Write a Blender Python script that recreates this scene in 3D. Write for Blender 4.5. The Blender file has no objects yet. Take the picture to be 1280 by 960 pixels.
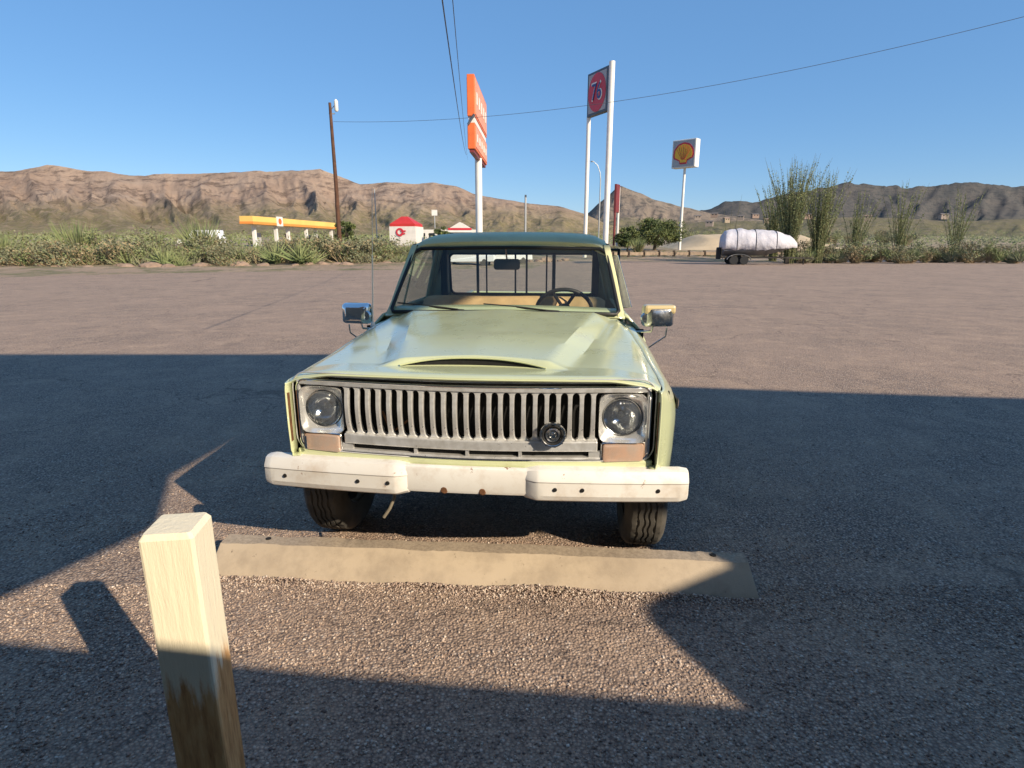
import bpy, bmesh, math, random
from mathutils import Vector, Matrix, noise, geometry
import numpy as np

R = math.radians
random.seed(7)
scene = bpy.context.scene
col = scene.collection

# ------------------------------------------------------------------ camera, world, sun, exposure
CAM_H = 1.643
cd = bpy.data.cameras.new('camera'); cam = bpy.data.objects.new('camera', cd); col.objects.link(cam)
cam.location = (0, 0, CAM_H); cam.rotation_euler = (math.pi / 2 - 0.2398, 0, 0)
cd.sensor_width = 36; cd.lens = 710 / 1280 * 36; cd.clip_start = 0.05; cd.clip_end = 8000
scene.camera = cam

SUN_AZ = 48.0      # light travels to the left of straight ahead by this much
SUN_EL = 29.05
w = bpy.data.worlds.new('World'); scene.world = w; w.use_nodes = True
nt = w.node_tree; bgn = nt.nodes['Background']
sky = nt.nodes.new('ShaderNodeTexSky'); sky.sky_type = 'NISHITA'; sky.sun_disc = False
sky.sun_elevation = R(SUN_EL); sky.sun_rotation = R(180 - SUN_AZ)
sky.altitude = 300; sky.air_density = 1.0; sky.dust_density = 0.1; sky.ozone_density = 3.0
hs = nt.nodes.new('ShaderNodeHueSaturation'); hs.inputs['Saturation'].default_value = 1.18
nt.links.new(sky.outputs[0], hs.inputs['Color']); mxs = nt.nodes.new('ShaderNodeMix'); mxs.data_type = 'RGBA'; mxs.inputs[0].default_value = 0.5; mxs.inputs[7].default_value = (1.45, 3.15, 6.1, 1)
nt.links.new(hs.outputs[0], mxs.inputs[6]); nt.links.new(mxs.outputs[2], bgn.inputs[0]); bgn.inputs[1].default_value = 0.10
sl = bpy.data.lights.new('sun', 'SUN'); sl.energy = 5.0; sl.angle = R(0.53); sl.color = (1.0, 0.85, 0.65)
so = bpy.data.objects.new('sun', sl); col.objects.link(so)
a, e = R(SUN_AZ), R(SUN_EL)
LD = Vector((-math.sin(a) * math.cos(e), math.cos(a) * math.cos(e), -math.sin(e)))
so.rotation_euler = LD.to_track_quat('-Z', 'Y').to_euler(); so.location = (10, -10, 12)
vs = scene.view_settings
vs.view_transform = 'Standard'; vs.look = 'None'; vs.gamma = 1; vs.exposure = 0.42

# ------------------------------------------------------------------ materials
def newmat(name):
    m = bpy.data.materials.new(name); m.use_nodes = True
    return m, m.node_tree, m.node_tree.nodes['Principled BSDF']
def node(nt, t, **kw):
    n = nt.nodes.new(t)
    for k, v in kw.items():
        if k.startswith('i_'): n.inputs[int(k[2:])].default_value = v
        else: setattr(n, k, v)
    return n
def ramp(nt, fac, stops):
    r = nt.nodes.new('ShaderNodeValToRGB'); el = r.color_ramp.elements
    while len(el) < len(stops): el.new(0.5)
    for q, (p, c) in zip(el, stops):
        q.position = p; q.color = (c[0], c[1], c[2], 1) if not isinstance(c, (int, float)) else (c, c, c, 1)
    nt.links.new(fac, r.inputs[0]); return r.outputs[0]
def coords(nt, kind='Object', scale=(1, 1, 1)):
    tc = nt.nodes.new('ShaderNodeTexCoord'); mp = nt.nodes.new('ShaderNodeMapping'); mp.inputs['Scale'].default_value = scale
    nt.links.new(tc.outputs[kind], mp.inputs[0]); return mp.outputs[0]
def noi(nt, vec, scale, detail=4, rough=0.55):
    n = nt.nodes.new('ShaderNodeTexNoise'); n.inputs['Scale'].default_value = scale; n.inputs['Detail'].default_value = detail
    n.inputs['Roughness'].default_value = rough; nt.links.new(vec, n.inputs['Vector']); return n.outputs['Fac']
def mixc(nt, fac, a, b, blend='MIX'):
    m = nt.nodes.new('ShaderNodeMix'); m.data_type = 'RGBA'; m.blend_type = blend
    for s, v in ((0, fac), (6, a), (7, b)):
        if hasattr(v, 'type') and hasattr(v, 'node'): nt.links.new(v, m.inputs[s])
        else: m.inputs[s].default_value = v if isinstance(v, (int, float)) else (v[0], v[1], v[2], 1)
    return m.outputs[2]
def bump(nt, p, h, strength, dist):
    b = nt.nodes.new('ShaderNodeBump'); b.inputs['Strength'].default_value = strength; b.inputs['Distance'].default_value = dist
    nt.links.new(h, b.inputs['Height']); nt.links.new(b.outputs[0], p.inputs['Normal']); return b
def mat(name, c, rough=0.6, metal=0.0, var=0.12, scale=6, bmp=0.0, bscale=40, bdist=0.002, c2=None, coat=0.0, spec=0.5, lo=0.35, hi=0.65, kind='Object'):
    """base colour with a noise mottling (a second colour or a darker own tone), fine relief"""
    m, nt, p = newmat(name)
    v = coords(nt, kind); n = noi(nt, v, scale, 6)
    c2 = c2 or tuple(x * (1 - var) for x in c)
    cc = ramp(nt, n, [(lo, c), (hi, c2)])
    nt.links.new(cc, p.inputs['Base Color'])
    rr = ramp(nt, noi(nt, v, scale * 2.3, 5), [(0.3, max(0, rough - 0.06)), (0.7, min(1, rough + 0.08))])
    nt.links.new(rr, p.inputs['Roughness']); p.inputs['Metallic'].default_value = metal
    p.inputs['Coat Weight'].default_value = coat; p.inputs['Coat Roughness'].default_value = 0.12
    p.inputs['Specular IOR Level'].default_value = spec
    if bmp: bump(nt, p, noi(nt, v, bscale, 6, 0.6), bmp, bdist)
    return m
def spotted(name, base, c2, spot, amount=0.68, sscale=9, rough=0.5, metal=0, coat=0, dirt=(0.35, 0.27, 0.18), dirtamt=0.62):
    """paint with dust mottling and chips or rust"""
    m, nt, p = newmat(name); v = coords(nt)
    cc = ramp(nt, noi(nt, v, 2.2, 6), [(0.3, base), (0.7, c2)])
    d = ramp(nt, noi(nt, v, 5.0, 8, 0.7), [(dirtamt, 0.0), (dirtamt + 0.22, 0.55)])
    cc = mixc(nt, d, cc, dirt)
    s = ramp(nt, noi(nt, v, sscale, 10, 0.72), [(amount, 0.0), (amount + 0.03, 1.0)])
    cc = mixc(nt, s, cc, spot); nt.links.new(cc, p.inputs['Base Color'])
    rr = ramp(nt, noi(nt, v, 7, 5), [(0.3, rough - 0.08), (0.7, rough + 0.12)]); nt.links.new(rr, p.inputs['Roughness'])
    p.inputs['Metallic'].default_value = metal; p.inputs['Coat Weight'].default_value = coat; p.inputs['Coat Roughness'].default_value = 0.2
    bump(nt, p, noi(nt, v, 60, 4), 0.05, 0.001)
    return m
def glassy(name, tint=(0.9, 0.95, 0.92), amt=0.0, dirt=0.06, rough=0.02, dcol=(0.45, 0.4, 0.33)):
    """thin pane: lets light straight through, reflects by angle, a little dusty"""
    m = bpy.data.materials.new(name); m.use_nodes = True; nt = m.node_tree; nt.nodes.clear()
    out = node(nt, 'ShaderNodeOutputMaterial'); tr = node(nt, 'ShaderNodeBsdfTransparent'); tr.inputs[0].default_value = (*tint, 1)
    gl = node(nt, 'ShaderNodeBsdfGlossy'); gl.inputs['Roughness'].default_value = rough
    lw = node(nt, 'ShaderNodeLayerWeight'); lw.inputs[0].default_value = 0.5
    pw = node(nt, 'ShaderNodeMath', operation='POWER'); nt.links.new(lw.outputs['Facing'], pw.inputs[0]); pw.inputs[1].default_value = 5.0
    fr = node(nt, 'ShaderNodeMath', operation='MULTIPLY_ADD'); nt.links.new(pw.outputs[0], fr.inputs[0]); fr.inputs[1].default_value = 0.9; fr.inputs[2].default_value = 0.045
    df = node(nt, 'ShaderNodeBsdfDiffuse'); df.inputs[0].default_value = (*dcol, 1)
    m1 = node(nt, 'ShaderNodeMixShader'); m2 = node(nt, 'ShaderNodeMixShader')
    nt.links.new(fr.outputs[0], m1.inputs[0]); nt.links.new(tr.outputs[0], m1.inputs[1]); nt.links.new(gl.outputs[0], m1.inputs[2])
    v = coords(nt); f = ramp(nt, noi(nt, v, 4, 8, 0.7), [(0.35, dirt * 0.4), (0.75, dirt * 1.7)])
    nt.links.new(f, m2.inputs[0]); nt.links.new(m1.outputs[0], m2.inputs[1]); nt.links.new(df.outputs[0], m2.inputs[2])
    nt.links.new(m2.outputs[0], out.inputs[0]); return m

M = {}
M['paint'] = spotted('faded_yellow_paint', (0.58, 0.62, 0.36), (0.54, 0.58, 0.35), (0.20, 0.12, 0.06), 0.77, 16, 0.30, 0, 1.0, (0.50, 0.49, 0.36), 0.55)
M['paint'].node_tree.nodes['Principled BSDF'].inputs['Coat IOR'].default_value = 1.75
M['paint'].node_tree.nodes['Principled BSDF'].inputs['Coat Roughness'].default_value = 0.14
M['paint_dull'] = spotted('chalky_roof_paint', (0.68, 0.67, 0.38), (0.62, 0.60, 0.34), (0.20, 0.13, 0.07), 0.72, 12, 0.6, 0, 0.08, (0.42, 0.40, 0.27), 0.50)
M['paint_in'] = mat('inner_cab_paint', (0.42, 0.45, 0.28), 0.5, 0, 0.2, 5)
M['white_paint'] = spotted('chipped_white_paint', (0.80, 0.79, 0.75), (0.68, 0.65, 0.60), (0.24, 0.11, 0.05), 0.64, 13, 0.48, 0, 0.0, (0.46, 0.34, 0.23), 0.50)
M['chrome'] = mat('worn_chrome', (0.78, 0.77, 0.74), 0.22, 1.0, 0.25, 18, 0.06, 90, 0.001)
M['chrome_bright'] = mat('bright_chrome', (0.85, 0.85, 0.85), 0.10, 1.0, 0.1, 12)
M['alu'] = mat('dull_aluminium_grille', (0.82, 0.82, 0.81), 0.33, 0.55, 0.3, 22, 0.1, 80, 0.001, c2=(0.62, 0.61, 0.58))
M['bezel'] = mat('pale_headlight_bezel', (0.86, 0.86, 0.84), 0.24, 0.65, 0.2, 14, 0.1, 60, 0.001)
M['black'] = mat('black_rubber_trim', (0.018, 0.018, 0.018), 0.6, 0, 0.3, 12)
M['void'] = mat('radiator_black', (0.008, 0.008, 0.008), 0.9, 0, 0.3, 20, 0.3, 120)
M['under'] = mat('greasy_steel', (0.035, 0.03, 0.026), 0.75, 0.2, 0.4, 9, 0.3, 50)
M['rubber'] = mat('dusty_tyre_rubber', (0.060, 0.055, 0.048), 0.85, 0, 0.0, 9, 0.3, 90, 0.002, c2=(0.10, 0.09, 0.074))
M['steel'] = mat('painted_steel_rim', (0.45, 0.43, 0.38), 0.45, 0.3, 0.3, 10)
M['amber'] = mat('faded_amber_plastic', (0.50, 0.33, 0.24), 0.25, 0, 0.3, 16, 0.35, 160, 0.002, c2=(0.42, 0.33, 0.27), coat=0.6)
M['tan'] = mat('tan_seat_vinyl', (0.72, 0.48, 0.25), 0.6, 0, 0.25, 7, 0.2, 60, 0.002)
M['dark_vinyl'] = mat('dark_green_dash_vinyl', (0.03, 0.035, 0.032), 0.5, 0, 0.2, 8)
M['hose'] = mat('pale_rubber_hose', (0.20, 0.175, 0.13), 0.6, 0, 0.2, 20)
M['rust'] = mat('rusty_steel', (0.20, 0.09, 0.04), 0.85, 0.2, 0.5, 30, 0.3, 120)
M['glass'] = glassy('windshield_glass', (0.90, 0.94, 0.91), dirt=0.02)
M['glass_dusty'] = glassy('dusty_vent_glass', (0.86, 0.88, 0.88), dirt=0.40, rough=0.1, dcol=(0.72, 0.72, 0.74))
M['mirror_lit_tan'] = spotted('weathered_sunlit_mirror_top', (0.62, 0.50, 0.26), (0.50, 0.40, 0.22), (0.30, 0.14, 0.05), 0.62, 12, 0.3, 0, 0.6)
M['lens'] = None
def lensmat():
    m = glassy('fluted_headlight_glass', (0.86, 0.88, 0.86), dirt=0.07, rough=0.04, dcol=(0.55, 0.58, 0.64)); nt = m.node_tree
    v = coords(nt, 'Object', (1, 1, 1)); wv = node(nt, 'ShaderNodeTexWave'); wv.inputs['Scale'].default_value = 22
    nt.links.new(v, wv.inputs[0]); b = node(nt, 'ShaderNodeBump'); b.inputs['Strength'].default_value = 0.6; b.inputs['Distance'].default_value = 0.004
    nt.links.new(wv.outputs['Fac'], b.inputs['Height'])
    for n in nt.nodes:
        if n.type == 'BSDF_GLOSSY': nt.links.new(b.outputs[0], n.inputs['Normal'])
    return m
M['lens'] = lensmat()
M['reflector'] = mat('headlight_reflector', (0.85, 0.87, 0.92), 0.10, 1.0, 0.2, 20, 0.25, 14, 0.010)
M['concrete'] = spotted('weathered_concrete', (0.50, 0.41, 0.30), (0.40, 0.325, 0.24), (0.14, 0.11, 0.085), 0.645, 26, 0.9, 0, 0, (0.25, 0.20, 0.15), 0.45)
_m = M['concrete']; _nt = _m.node_tree; _p = _nt.nodes['Principled BSDF']; _g = node(_nt, 'ShaderNodeNewGeometry'); _s = node(_nt, 'ShaderNodeSeparateXYZ'); _nt.links.new(_g.outputs['True Normal'], _s.inputs[0])
_v = coords(_nt); _c = _p.inputs['Base Color'].links[0].from_socket; _f = ramp(_nt, _s.outputs[2], [(0.93, 0.0), (0.97, 0.5)])
_d = ramp(_nt, noi(_nt, _v, 60, 8, 0.75), [(0.38, (0.13, 0.10, 0.08)), (0.62, (0.42, 0.34, 0.26))]); _nt.links.new(mixc(_nt, _f, _c, _d), _p.inputs['Base Color'])
bump(_nt, _p, noi(_nt, _v, 130, 8, 0.7), 0.35, 0.004)
M['pole_wood'] = mat('creosoted_pole_wood', (0.12, 0.055, 0.03), 0.85, 0, 0.4, 3, 0.4, 30)
M['white_steel'] = mat('white_painted_steel', (0.80, 0.78, 0.72), 0.45, 0, 0.15, 0.8)
M['orange'] = mat('orange_sign_face', (0.80, 0.17, 0.04), 0.45, 0, 0.2, 0.7)
M['sign_orange_panel'] = mat('pale_orange_plastic', (0.85, 0.36, 0.18), 0.4, 0, 0.2, 0.7)
M['red'] = mat('red_sign_plastic', (0.62, 0.03, 0.05), 0.4, 0, 0.2, 1.2)
M['blue'] = mat('blue_sign_plastic', (0.02, 0.05, 0.22), 0.4, 0, 0.2, 1.2)
M['grey_panel'] = mat('grey_sign_panel', (0.42, 0.42, 0.42), 0.5, 0, 0.15, 1.2)
M['dkframe'] = mat('dark_sign_frame', (0.10, 0.12, 0.15), 0.5, 0.3, 0.2, 2)
M['yellow'] = mat('yellow_sign_plastic', (0.90, 0.48, 0.03), 0.4, 0, 0.1, 1.2)
M['yellow_band'] = mat('yellow_canopy_fascia', (0.90, 0.58, 0.16), 0.5, 0, 0.15, 0.3)
M['orange_band'] = mat('orange_canopy_stripe', (0.85, 0.30, 0.06), 0.5, 0, 0.15, 0.3)
M['maroon'] = mat('maroon_sign_panel', (0.20, 0.03, 0.03), 0.5, 0, 0.2, 1)
M['lampgrey'] = mat('galvanised_steel', (0.42, 0.43, 0.43), 0.5, 0.6, 0.2, 1)
M['wire'] = mat('grey_cable', (0.10, 0.11, 0.13), 0.6, 0, 0.2, 1)
M['red_roof'] = mat('red_metal_roof', (0.55, 0.035, 0.03), 0.5, 0, 0.15, 1)
M['stucco'] = mat('white_stucco', (0.72, 0.68, 0.62), 0.85, 0, 0.12, 1.5)
M['tan_stucco'] = mat('tan_stucco', (0.42, 0.33, 0.24), 0.9, 0, 0.2, 1.2, 0.2, 40)
M['brown_stucco'] = mat('brown_stucco', (0.34, 0.24, 0.19), 0.9, 0, 0.15, 0.3)
M['shade_wall_brown'] = mat('dark_brown_shade_wall', (0.30, 0.23, 0.17), 0.9, 0, 0.2, 1.2, 0.2, 40)
M['pale_house'] = mat('pale_tan_house_wall', (0.36, 0.29, 0.24), 0.9, 0, 0.15, 0.3)
M['roof_grey'] = mat('grey_shingle', (0.17, 0.15, 0.14), 0.9, 0, 0.2, 0.6)
M['car_white'] = mat('white_car_paint', (0.78, 0.78, 0.77), 0.25, 0, 0.05, 1, coat=0.5)
M['car_glass'] = mat('dark_car_glass', (0.02, 0.024, 0.028), 0.08, 0, 0.1, 1)
M['fence_wood'] = mat('weathered_fence_timber', (0.36, 0.27, 0.19), 0.9, 0, 0.3, 3)
M['fence_post'] = mat('dark_fence_timber', (0.07, 0.05, 0.035), 0.9, 0, 0.3, 3)
M['cover'] = mat('white_boat_cover_canvas', (0.62, 0.60, 0.64), 0.8, 0, 0.25, 1.2, 0.7, 1.6, 0.2)
M['hull'] = mat('grey_boat_hull', (0.16, 0.17, 0.19), 0.35, 0, 0.2, 1)
M['leaf_a'] = mat('pale_olive_leaf', (0.25, 0.27, 0.11), 0.7, 0, 0.0, 1.2, c2=(0.12, 0.165, 0.06))
M['leaf_b'] = mat('grey_green_leaf', (0.15, 0.17, 0.09), 0.75, 0, 0.0, 1.2, c2=(0.24, 0.22, 0.13))
M['leaf_dry'] = mat('dry_straw_leaf', (0.34, 0.27, 0.15), 0.85, 0, 0.0, 1.2, c2=(0.22, 0.155, 0.09))
M['leaf_dark'] = mat('dark_tree_leaf', (0.045, 0.075, 0.022), 0.65, 0, 0.0, 0.7, c2=(0.11, 0.13, 0.03))
M['stem'] = mat('grey_brown_stem', (0.17, 0.13, 0.085), 0.9, 0, 0.3, 3)
M['ocotillo'] = mat('ocotillo_green_stem', (0.17, 0.16, 0.075), 0.85, 0, 0.0, 2.5, c2=(0.10, 0.11, 0.045))
M['rock'] = mat('tan_desert_rock', (0.36, 0.25, 0.18), 0.95, 0, 0.35, 1.6, 0.8, 6, 0.06)

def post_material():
    m, nt, p = newmat('timber_with_lit_top'); v = coords(nt, 'Object', (1, 1, 0.12))
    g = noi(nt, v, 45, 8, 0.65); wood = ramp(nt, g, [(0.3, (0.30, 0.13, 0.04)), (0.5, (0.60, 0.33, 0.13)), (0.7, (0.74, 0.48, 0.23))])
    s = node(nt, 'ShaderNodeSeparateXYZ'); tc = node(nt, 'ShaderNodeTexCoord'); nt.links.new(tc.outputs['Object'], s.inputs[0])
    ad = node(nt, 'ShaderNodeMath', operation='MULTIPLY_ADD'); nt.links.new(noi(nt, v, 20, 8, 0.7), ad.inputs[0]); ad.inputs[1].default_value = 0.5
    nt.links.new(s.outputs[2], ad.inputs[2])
    f = ramp(nt, ad.outputs[0], [(0.70, 0.0), (0.76, 1.0)])  # cream upper part paints in the sunlit top, with a ragged lower limit
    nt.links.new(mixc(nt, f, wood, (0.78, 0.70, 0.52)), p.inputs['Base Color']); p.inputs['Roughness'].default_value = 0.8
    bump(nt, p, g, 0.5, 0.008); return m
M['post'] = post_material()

def lot_material():
    """worn chip-seal: reddish stones in a dark binder, dusty patches, cracks and old stains"""
    m, nt, p = newmat('worn_chipseal_asphalt'); v = coords(nt, 'Object')
    vo = node(nt, 'ShaderNodeTexVoronoi'); vo.inputs['Scale'].default_value = 78; nt.links.new(v, vo.inputs['Vector'])
    stone = ramp(nt, vo.outputs['Color'], [(0.1, (0.25, 0.20, 0.165)), (0.45, (0.42, 0.305, 0.225)), (0.75, (0.53, 0.395, 0.295)), (0.97, (0.70, 0.62, 0.54))])
    edge = ramp(nt, vo.outputs['Distance'], [(0.25, 0.0), (0.75, 1.0)])
    c = mixc(nt, edge, stone, (0.12, 0.09, 0.078))
    # how much binder shows: changes over metres
    big = ramp(nt, noi(nt, v, 0.55, 6, 0.6), [(0.35, 0.0), (0.68, 0.5)]); c = mixc(nt, big, c, (0.43, 0.308, 0.228))
    dust = ramp(nt, noi(nt, v, 2.1, 8, 0.7), [(0.48, 0.0), (0.75, 0.6)]); c = mixc(nt, dust, c, (0.53, 0.38, 0.265))
    fine = ramp(nt, noi(nt, v, 30, 8, 0.75), [(0.3, 0.62), (0.7, 1.28)]); c = mixc(nt, 1.0, c, fine, 'MULTIPLY')
    st = ramp(nt, noi(nt, v, 0.9, 3), [(0.62, 0.0), (0.72, 0.45)]); c = mixc(nt, st, c, (0.14, 0.11, 0.095))
    # long cracks
    vc = node(nt, 'ShaderNodeTexVoronoi', feature='DISTANCE_TO_EDGE'); vc.inputs['Scale'].default_value = 0.22
    wp = node(nt, 'ShaderNodeVectorMath', operation='MULTIPLY_ADD'); nn = nt.nodes.new('ShaderNodeTexNoise'); nn.inputs['Scale'].default_value = 1.3; nn.inputs['Detail'].default_value = 6
    nt.links.new(v, nn.inputs['Vector']); nt.links.new(nn.outputs['Color'], wp.inputs[0]); wp.inputs[1].default_value = (1.6, 1.6, 0); nt.links.new(v, wp.inputs[2]); nt.links.new(wp.outputs[0], vc.inputs['Vector'])
    cr = ramp(nt, vc.outputs['Distance'], [(0.0, 0.5), (0.004, 0.0)]); c = mixc(nt, cr, c, (0.06, 0.045, 0.04))
    nt.links.new(c, p.inputs['Base Color']); p.inputs['Roughness'].default_value = 0.9; p.inputs['Specular IOR Level'].default_value = 0.25
    h = mixc(nt, 0.5, vo.outputs['Distance'], noi(nt, v, 14, 8, 0.7))
    inv = ramp(nt, h, [(0.0, 1.0), (1.0, 0.0)])
    bump(nt, p, inv, 1.0, 0.012); return m
M['lot'] = lot_material()

def desert_material():
    m, nt, p = newmat('desert_soil_and_scrub'); v = coords(nt, 'Object')
    c = ramp(nt, noi(nt, v, 0.05, 6), [(0.3, (0.30, 0.215, 0.15)), (0.7, (0.40, 0.30, 0.215))])
    g = ramp(nt, noi(nt, v, 0.35, 10, 0.75), [(0.47, 0.0), (0.56, 0.85)]); c = mixc(nt, g, c, (0.15, 0.145, 0.065))
    nt.links.new(c, p.inputs['Base Color']); p.inputs['Roughness'].default_value = 1.0; bump(nt, p, noi(nt, v, 1.2, 8, 0.7), 0.8, 0.4); return m
M['desert'] = desert_material()

def hill_material(name, rocklo, rockhi, dark, green, gtop, gfade, sc=1.0):
    m, nt, p = newmat(name); v = coords(nt, 'Object')
    c = ramp(nt, noi(nt, v, 0.012 * sc, 8, 0.65), [(0.32, rocklo), (0.68, rockhi)])
    vn = coords(nt, 'Object', (1, 1, 3.0))
    d = ramp(nt, noi(nt, vn, 0.035 * sc, 9, 0.72), [(0.50, 0.0), (0.60, 0.8)]); c = mixc(nt, d, c, dark)
    s = node(nt, 'ShaderNodeSeparateXYZ'); tc = node(nt, 'ShaderNodeTexCoord'); nt.links.new(tc.outputs['Object'], s.inputs[0])
    sub = node(nt, 'ShaderNodeMath', operation='MULTIPLY_ADD'); nt.links.new(noi(nt, v, 0.02, 8, 0.7), sub.inputs[0]); sub.inputs[1].default_value = gfade * 1.6
    nt.links.new(s.outputs[2], sub.inputs[2])
    mr = node(nt, 'ShaderNodeMapRange'); nt.links.new(sub.outputs[0], mr.inputs[0]); mr.inputs[1].default_value = gtop + gfade * 0.8; mr.inputs[2].default_value = gtop + gfade * 1.8
    mr.inputs[3].default_value = 1; mr.inputs[4].default_value = 0.10
    sp = ramp(nt, noi(nt, v, 0.16, 10, 0.8), [(0.40, 0.25), (0.58, 1.0)])
    mm = node(nt, 'ShaderNodeMath', operation='MULTIPLY'); nt.links.new(mr.outputs[0], mm.inputs[0]); nt.links.new(sp, mm.inputs[1])
    c = mixc(nt, mm.outputs[0], c, green)
    nt.links.new(c, p.inputs['Base Color']); p.inputs['Roughness'].default_value = 1.0; p.inputs['Specular IOR Level'].default_value = 0.1
    bump(nt, p, noi(nt, v, 0.10 * sc, 10, 0.75), 1.0, 5.0); return m
M['hill_left'] = hill_material('rocky_brown_hillside', (0.35, 0.245, 0.185), (0.47, 0.355, 0.275), (0.14, 0.10, 0.085), (0.215, 0.19, 0.09), 26, 26)
M['hill_cone'] = hill_material('pale_cone_hillside', (0.19, 0.15, 0.125), (0.29, 0.235, 0.19), (0.09, 0.085, 0.08), (0.18, 0.17, 0.085), 26, 22)
M['hill_far'] = hill_material('dark_green_far_hills', (0.085, 0.085, 0.085), (0.13, 0.115, 0.105), (0.05, 0.055, 0.06), (0.09, 0.10, 0.075), 60, 40)

def pebble_material():
    m, nt, p = newmat('loose_gravel_stone'); g = node(nt, 'ShaderNodeNewGeometry')
    c = ramp(nt, g.outputs['Random Per Island'], [(0.0, (0.14, 0.10, 0.085)), (0.35, (0.34, 0.25, 0.20)), (0.7, (0.48, 0.37, 0.29)), (0.95, (0.58, 0.48, 0.39)), (1.0, (0.70, 0.62, 0.54))])
    nt.links.new(c, p.inputs['Base Color']); p.inputs['Roughness'].default_value = 0.85; return m
M['pebble'] = pebble_material()

# ------------------------------------------------------------------ mesh helpers
def setp(o, label=None, cat=None, group=None, kind=None):
    if label: o['label'] = label
    if cat: o['category'] = cat
    if group: o['group'] = group
    if kind: o['kind'] = kind
    return o
def thing(name, label, cat, loc=(0, 0, 0), rz=0, group=None):
    o = bpy.data.objects.new(name, None); col.objects.link(o); o.location = loc; o.rotation_euler = (0, 0, rz)
    o.empty_display_size = 0.1
    return setp(o, label, cat, group)
class MB:
    def __init__(s): s.v = []; s.f = []; s.mi = []
    def add(s, vs, fs, mi=0):
        n = len(s.v); s.v += [tuple(q) for q in vs]; s.f += [tuple(i + n for i in q) for q in fs]; s.mi += [mi] * len(fs)
    def box(s, c, d, rot=None, mi=0):
        hx, hy, hz = d[0] / 2, d[1] / 2, d[2] / 2
        vs = [Vector((x, y, z)) for x in (-hx, hx) for y in (-hy, hy) for z in (-hz, hz)]
        if rot: vs = [rot @ q for q in vs]
        s.add([q + Vector(c) for q in vs], [(0, 1, 3, 2), (4, 6, 7, 5), (0, 4, 5, 1), (2, 3, 7, 6), (0, 2, 6, 4), (1, 5, 7, 3)], mi); return s
    def beam(s, p0, p1, wd, ht, mi=0):
        p0, p1 = Vector(p0), Vector(p1); d = p1 - p0
        s.box((p0 + p1) / 2, (wd, d.length, ht), d.to_track_quat('Y', 'Z').to_matrix(), mi); return s
    def tube(s, pts, r, n=8, mi=0, cap=True):
        pts = [Vector(q) for q in pts]; rs = r if isinstance(r, (list, tuple)) else [r] * len(pts); rings = []
        up = None
        for i, q in enumerate(pts):
            t = (pts[min(i + 1, len(pts) - 1)] - pts[max(i - 1, 0)]).normalized()
            if up is None: up = Vector((0, 0, 1)) if abs(t.z) < 0.9 else Vector((1, 0, 0))
            x = t.cross(up).normalized(); y = x.cross(t).normalized(); up = y
            rings.append([q + (x * math.cos(k * 2 * math.pi / n) + y * math.sin(k * 2 * math.pi / n)) * rs[i] for k in range(n)])
        s.loft(rings, True, cap, mi); return s
    def loft(s, rings, closed=True, cap=False, mi=0):
        n = len(rings[0]); vs = [q for r_ in rings for q in r_]; fs = []
        for i in range(len(rings) - 1):
            for k in range(n if closed else n - 1):
                k2 = (k + 1) % n; fs.append((i * n + k, i * n + k2, (i + 1) * n + k2, (i + 1) * n + k))
        if cap and closed: fs.append(tuple(range(n - 1, -1, -1))); fs.append(tuple((len(rings) - 1) * n + k for k in range(n)))
        s.add(vs, fs, mi); return s
    def lathe(s, prof, c, axis='y', n=32, mi=0):
        rings = []
        for r_, h in prof:
            ring = []
            for k in range(n):
                a_ = 2 * math.pi * k / n; u, w_ = r_ * math.cos(a_), r_ * math.sin(a_)
                ring.append({'y': (c[0] + u, c[1] + h, c[2] + w_), 'x': (c[0] + h, c[1] + u, c[2] + w_), 'z': (c[0] + u, c[1] + w_, c[2] + h)}[axis])
            rings.append(ring)
        s.loft(rings, True, False, mi); return s
    def prism(s, poly, d, mi=0):
        """poly: list of 3-D points in a plane, d: offset vector"""
        n = len(poly); d = Vector(d); vs = [Vector(q) for q in poly] + [Vector(q) + d for q in poly]
        fs = [tuple(range(n)), tuple(range(2 * n - 1, n - 1, -1))] + [(i, i + n, (i + 1) % n + n, (i + 1) % n) for i in range(n)]
        s.add(vs, fs, mi); return s
    def grid(s, fn, us, vs_, mi=0):
        pts = [fn(u, v) for v in vs_ for u in us]; nu = len(us)
        fs = [(j * nu + i, j * nu + i + 1, (j + 1) * nu + i + 1, (j + 1) * nu + i) for j in range(len(vs_) - 1) for i in range(nu - 1)]
        s.add(pts, fs, mi); return s
    def mesh(s, name, m, smooth=False):
        me = bpy.data.meshes.new(name); me.from_pydata([tuple(q) for q in s.v], [], s.f)
        for q in (m if isinstance(m, (list, tuple)) else [m]): me.materials.append(q)
        if any(s.mi): me.polygons.foreach_set('material_index', s.mi)
        bm = bmesh.new(); bm.from_mesh(me); bmesh.ops.recalc_face_normals(bm, faces=bm.faces); bm.to_mesh(me); bm.free()
        if smooth: me.polygons.foreach_set('use_smooth', [True] * len(me.polygons)); me.set_sharp_from_angle(angle=R(smooth if smooth is not True else 35))
        me.update(); return me
    def build(s, name, m, parent=None, smooth=False, bevel=0, solid=0, subsurf=0, soff=0):
        o = bpy.data.objects.new(name, s.mesh(name, m, smooth)); col.objects.link(o)
        if parent: o.parent = parent
        if solid:
            q = o.modifiers.new('solid', 'SOLIDIFY'); q.thickness = solid; q.offset = soff
        if bevel:
            q = o.modifiers.new('bevel', 'BEVEL'); q.width = bevel; q.segments = 2; q.limit_method = 'ANGLE'; q.angle_limit = R(40)
        return o
def place(me, name, loc, rz=0, sc=1, parent=None):
    o = bpy.data.objects.new(name, me); col.objects.link(o); o.location = loc; o.rotation_euler = (0, 0, rz)
    o.scale = (sc, sc, sc) if isinstance(sc, (int, float)) else sc
    if parent: o.parent = parent
    return o
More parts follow.
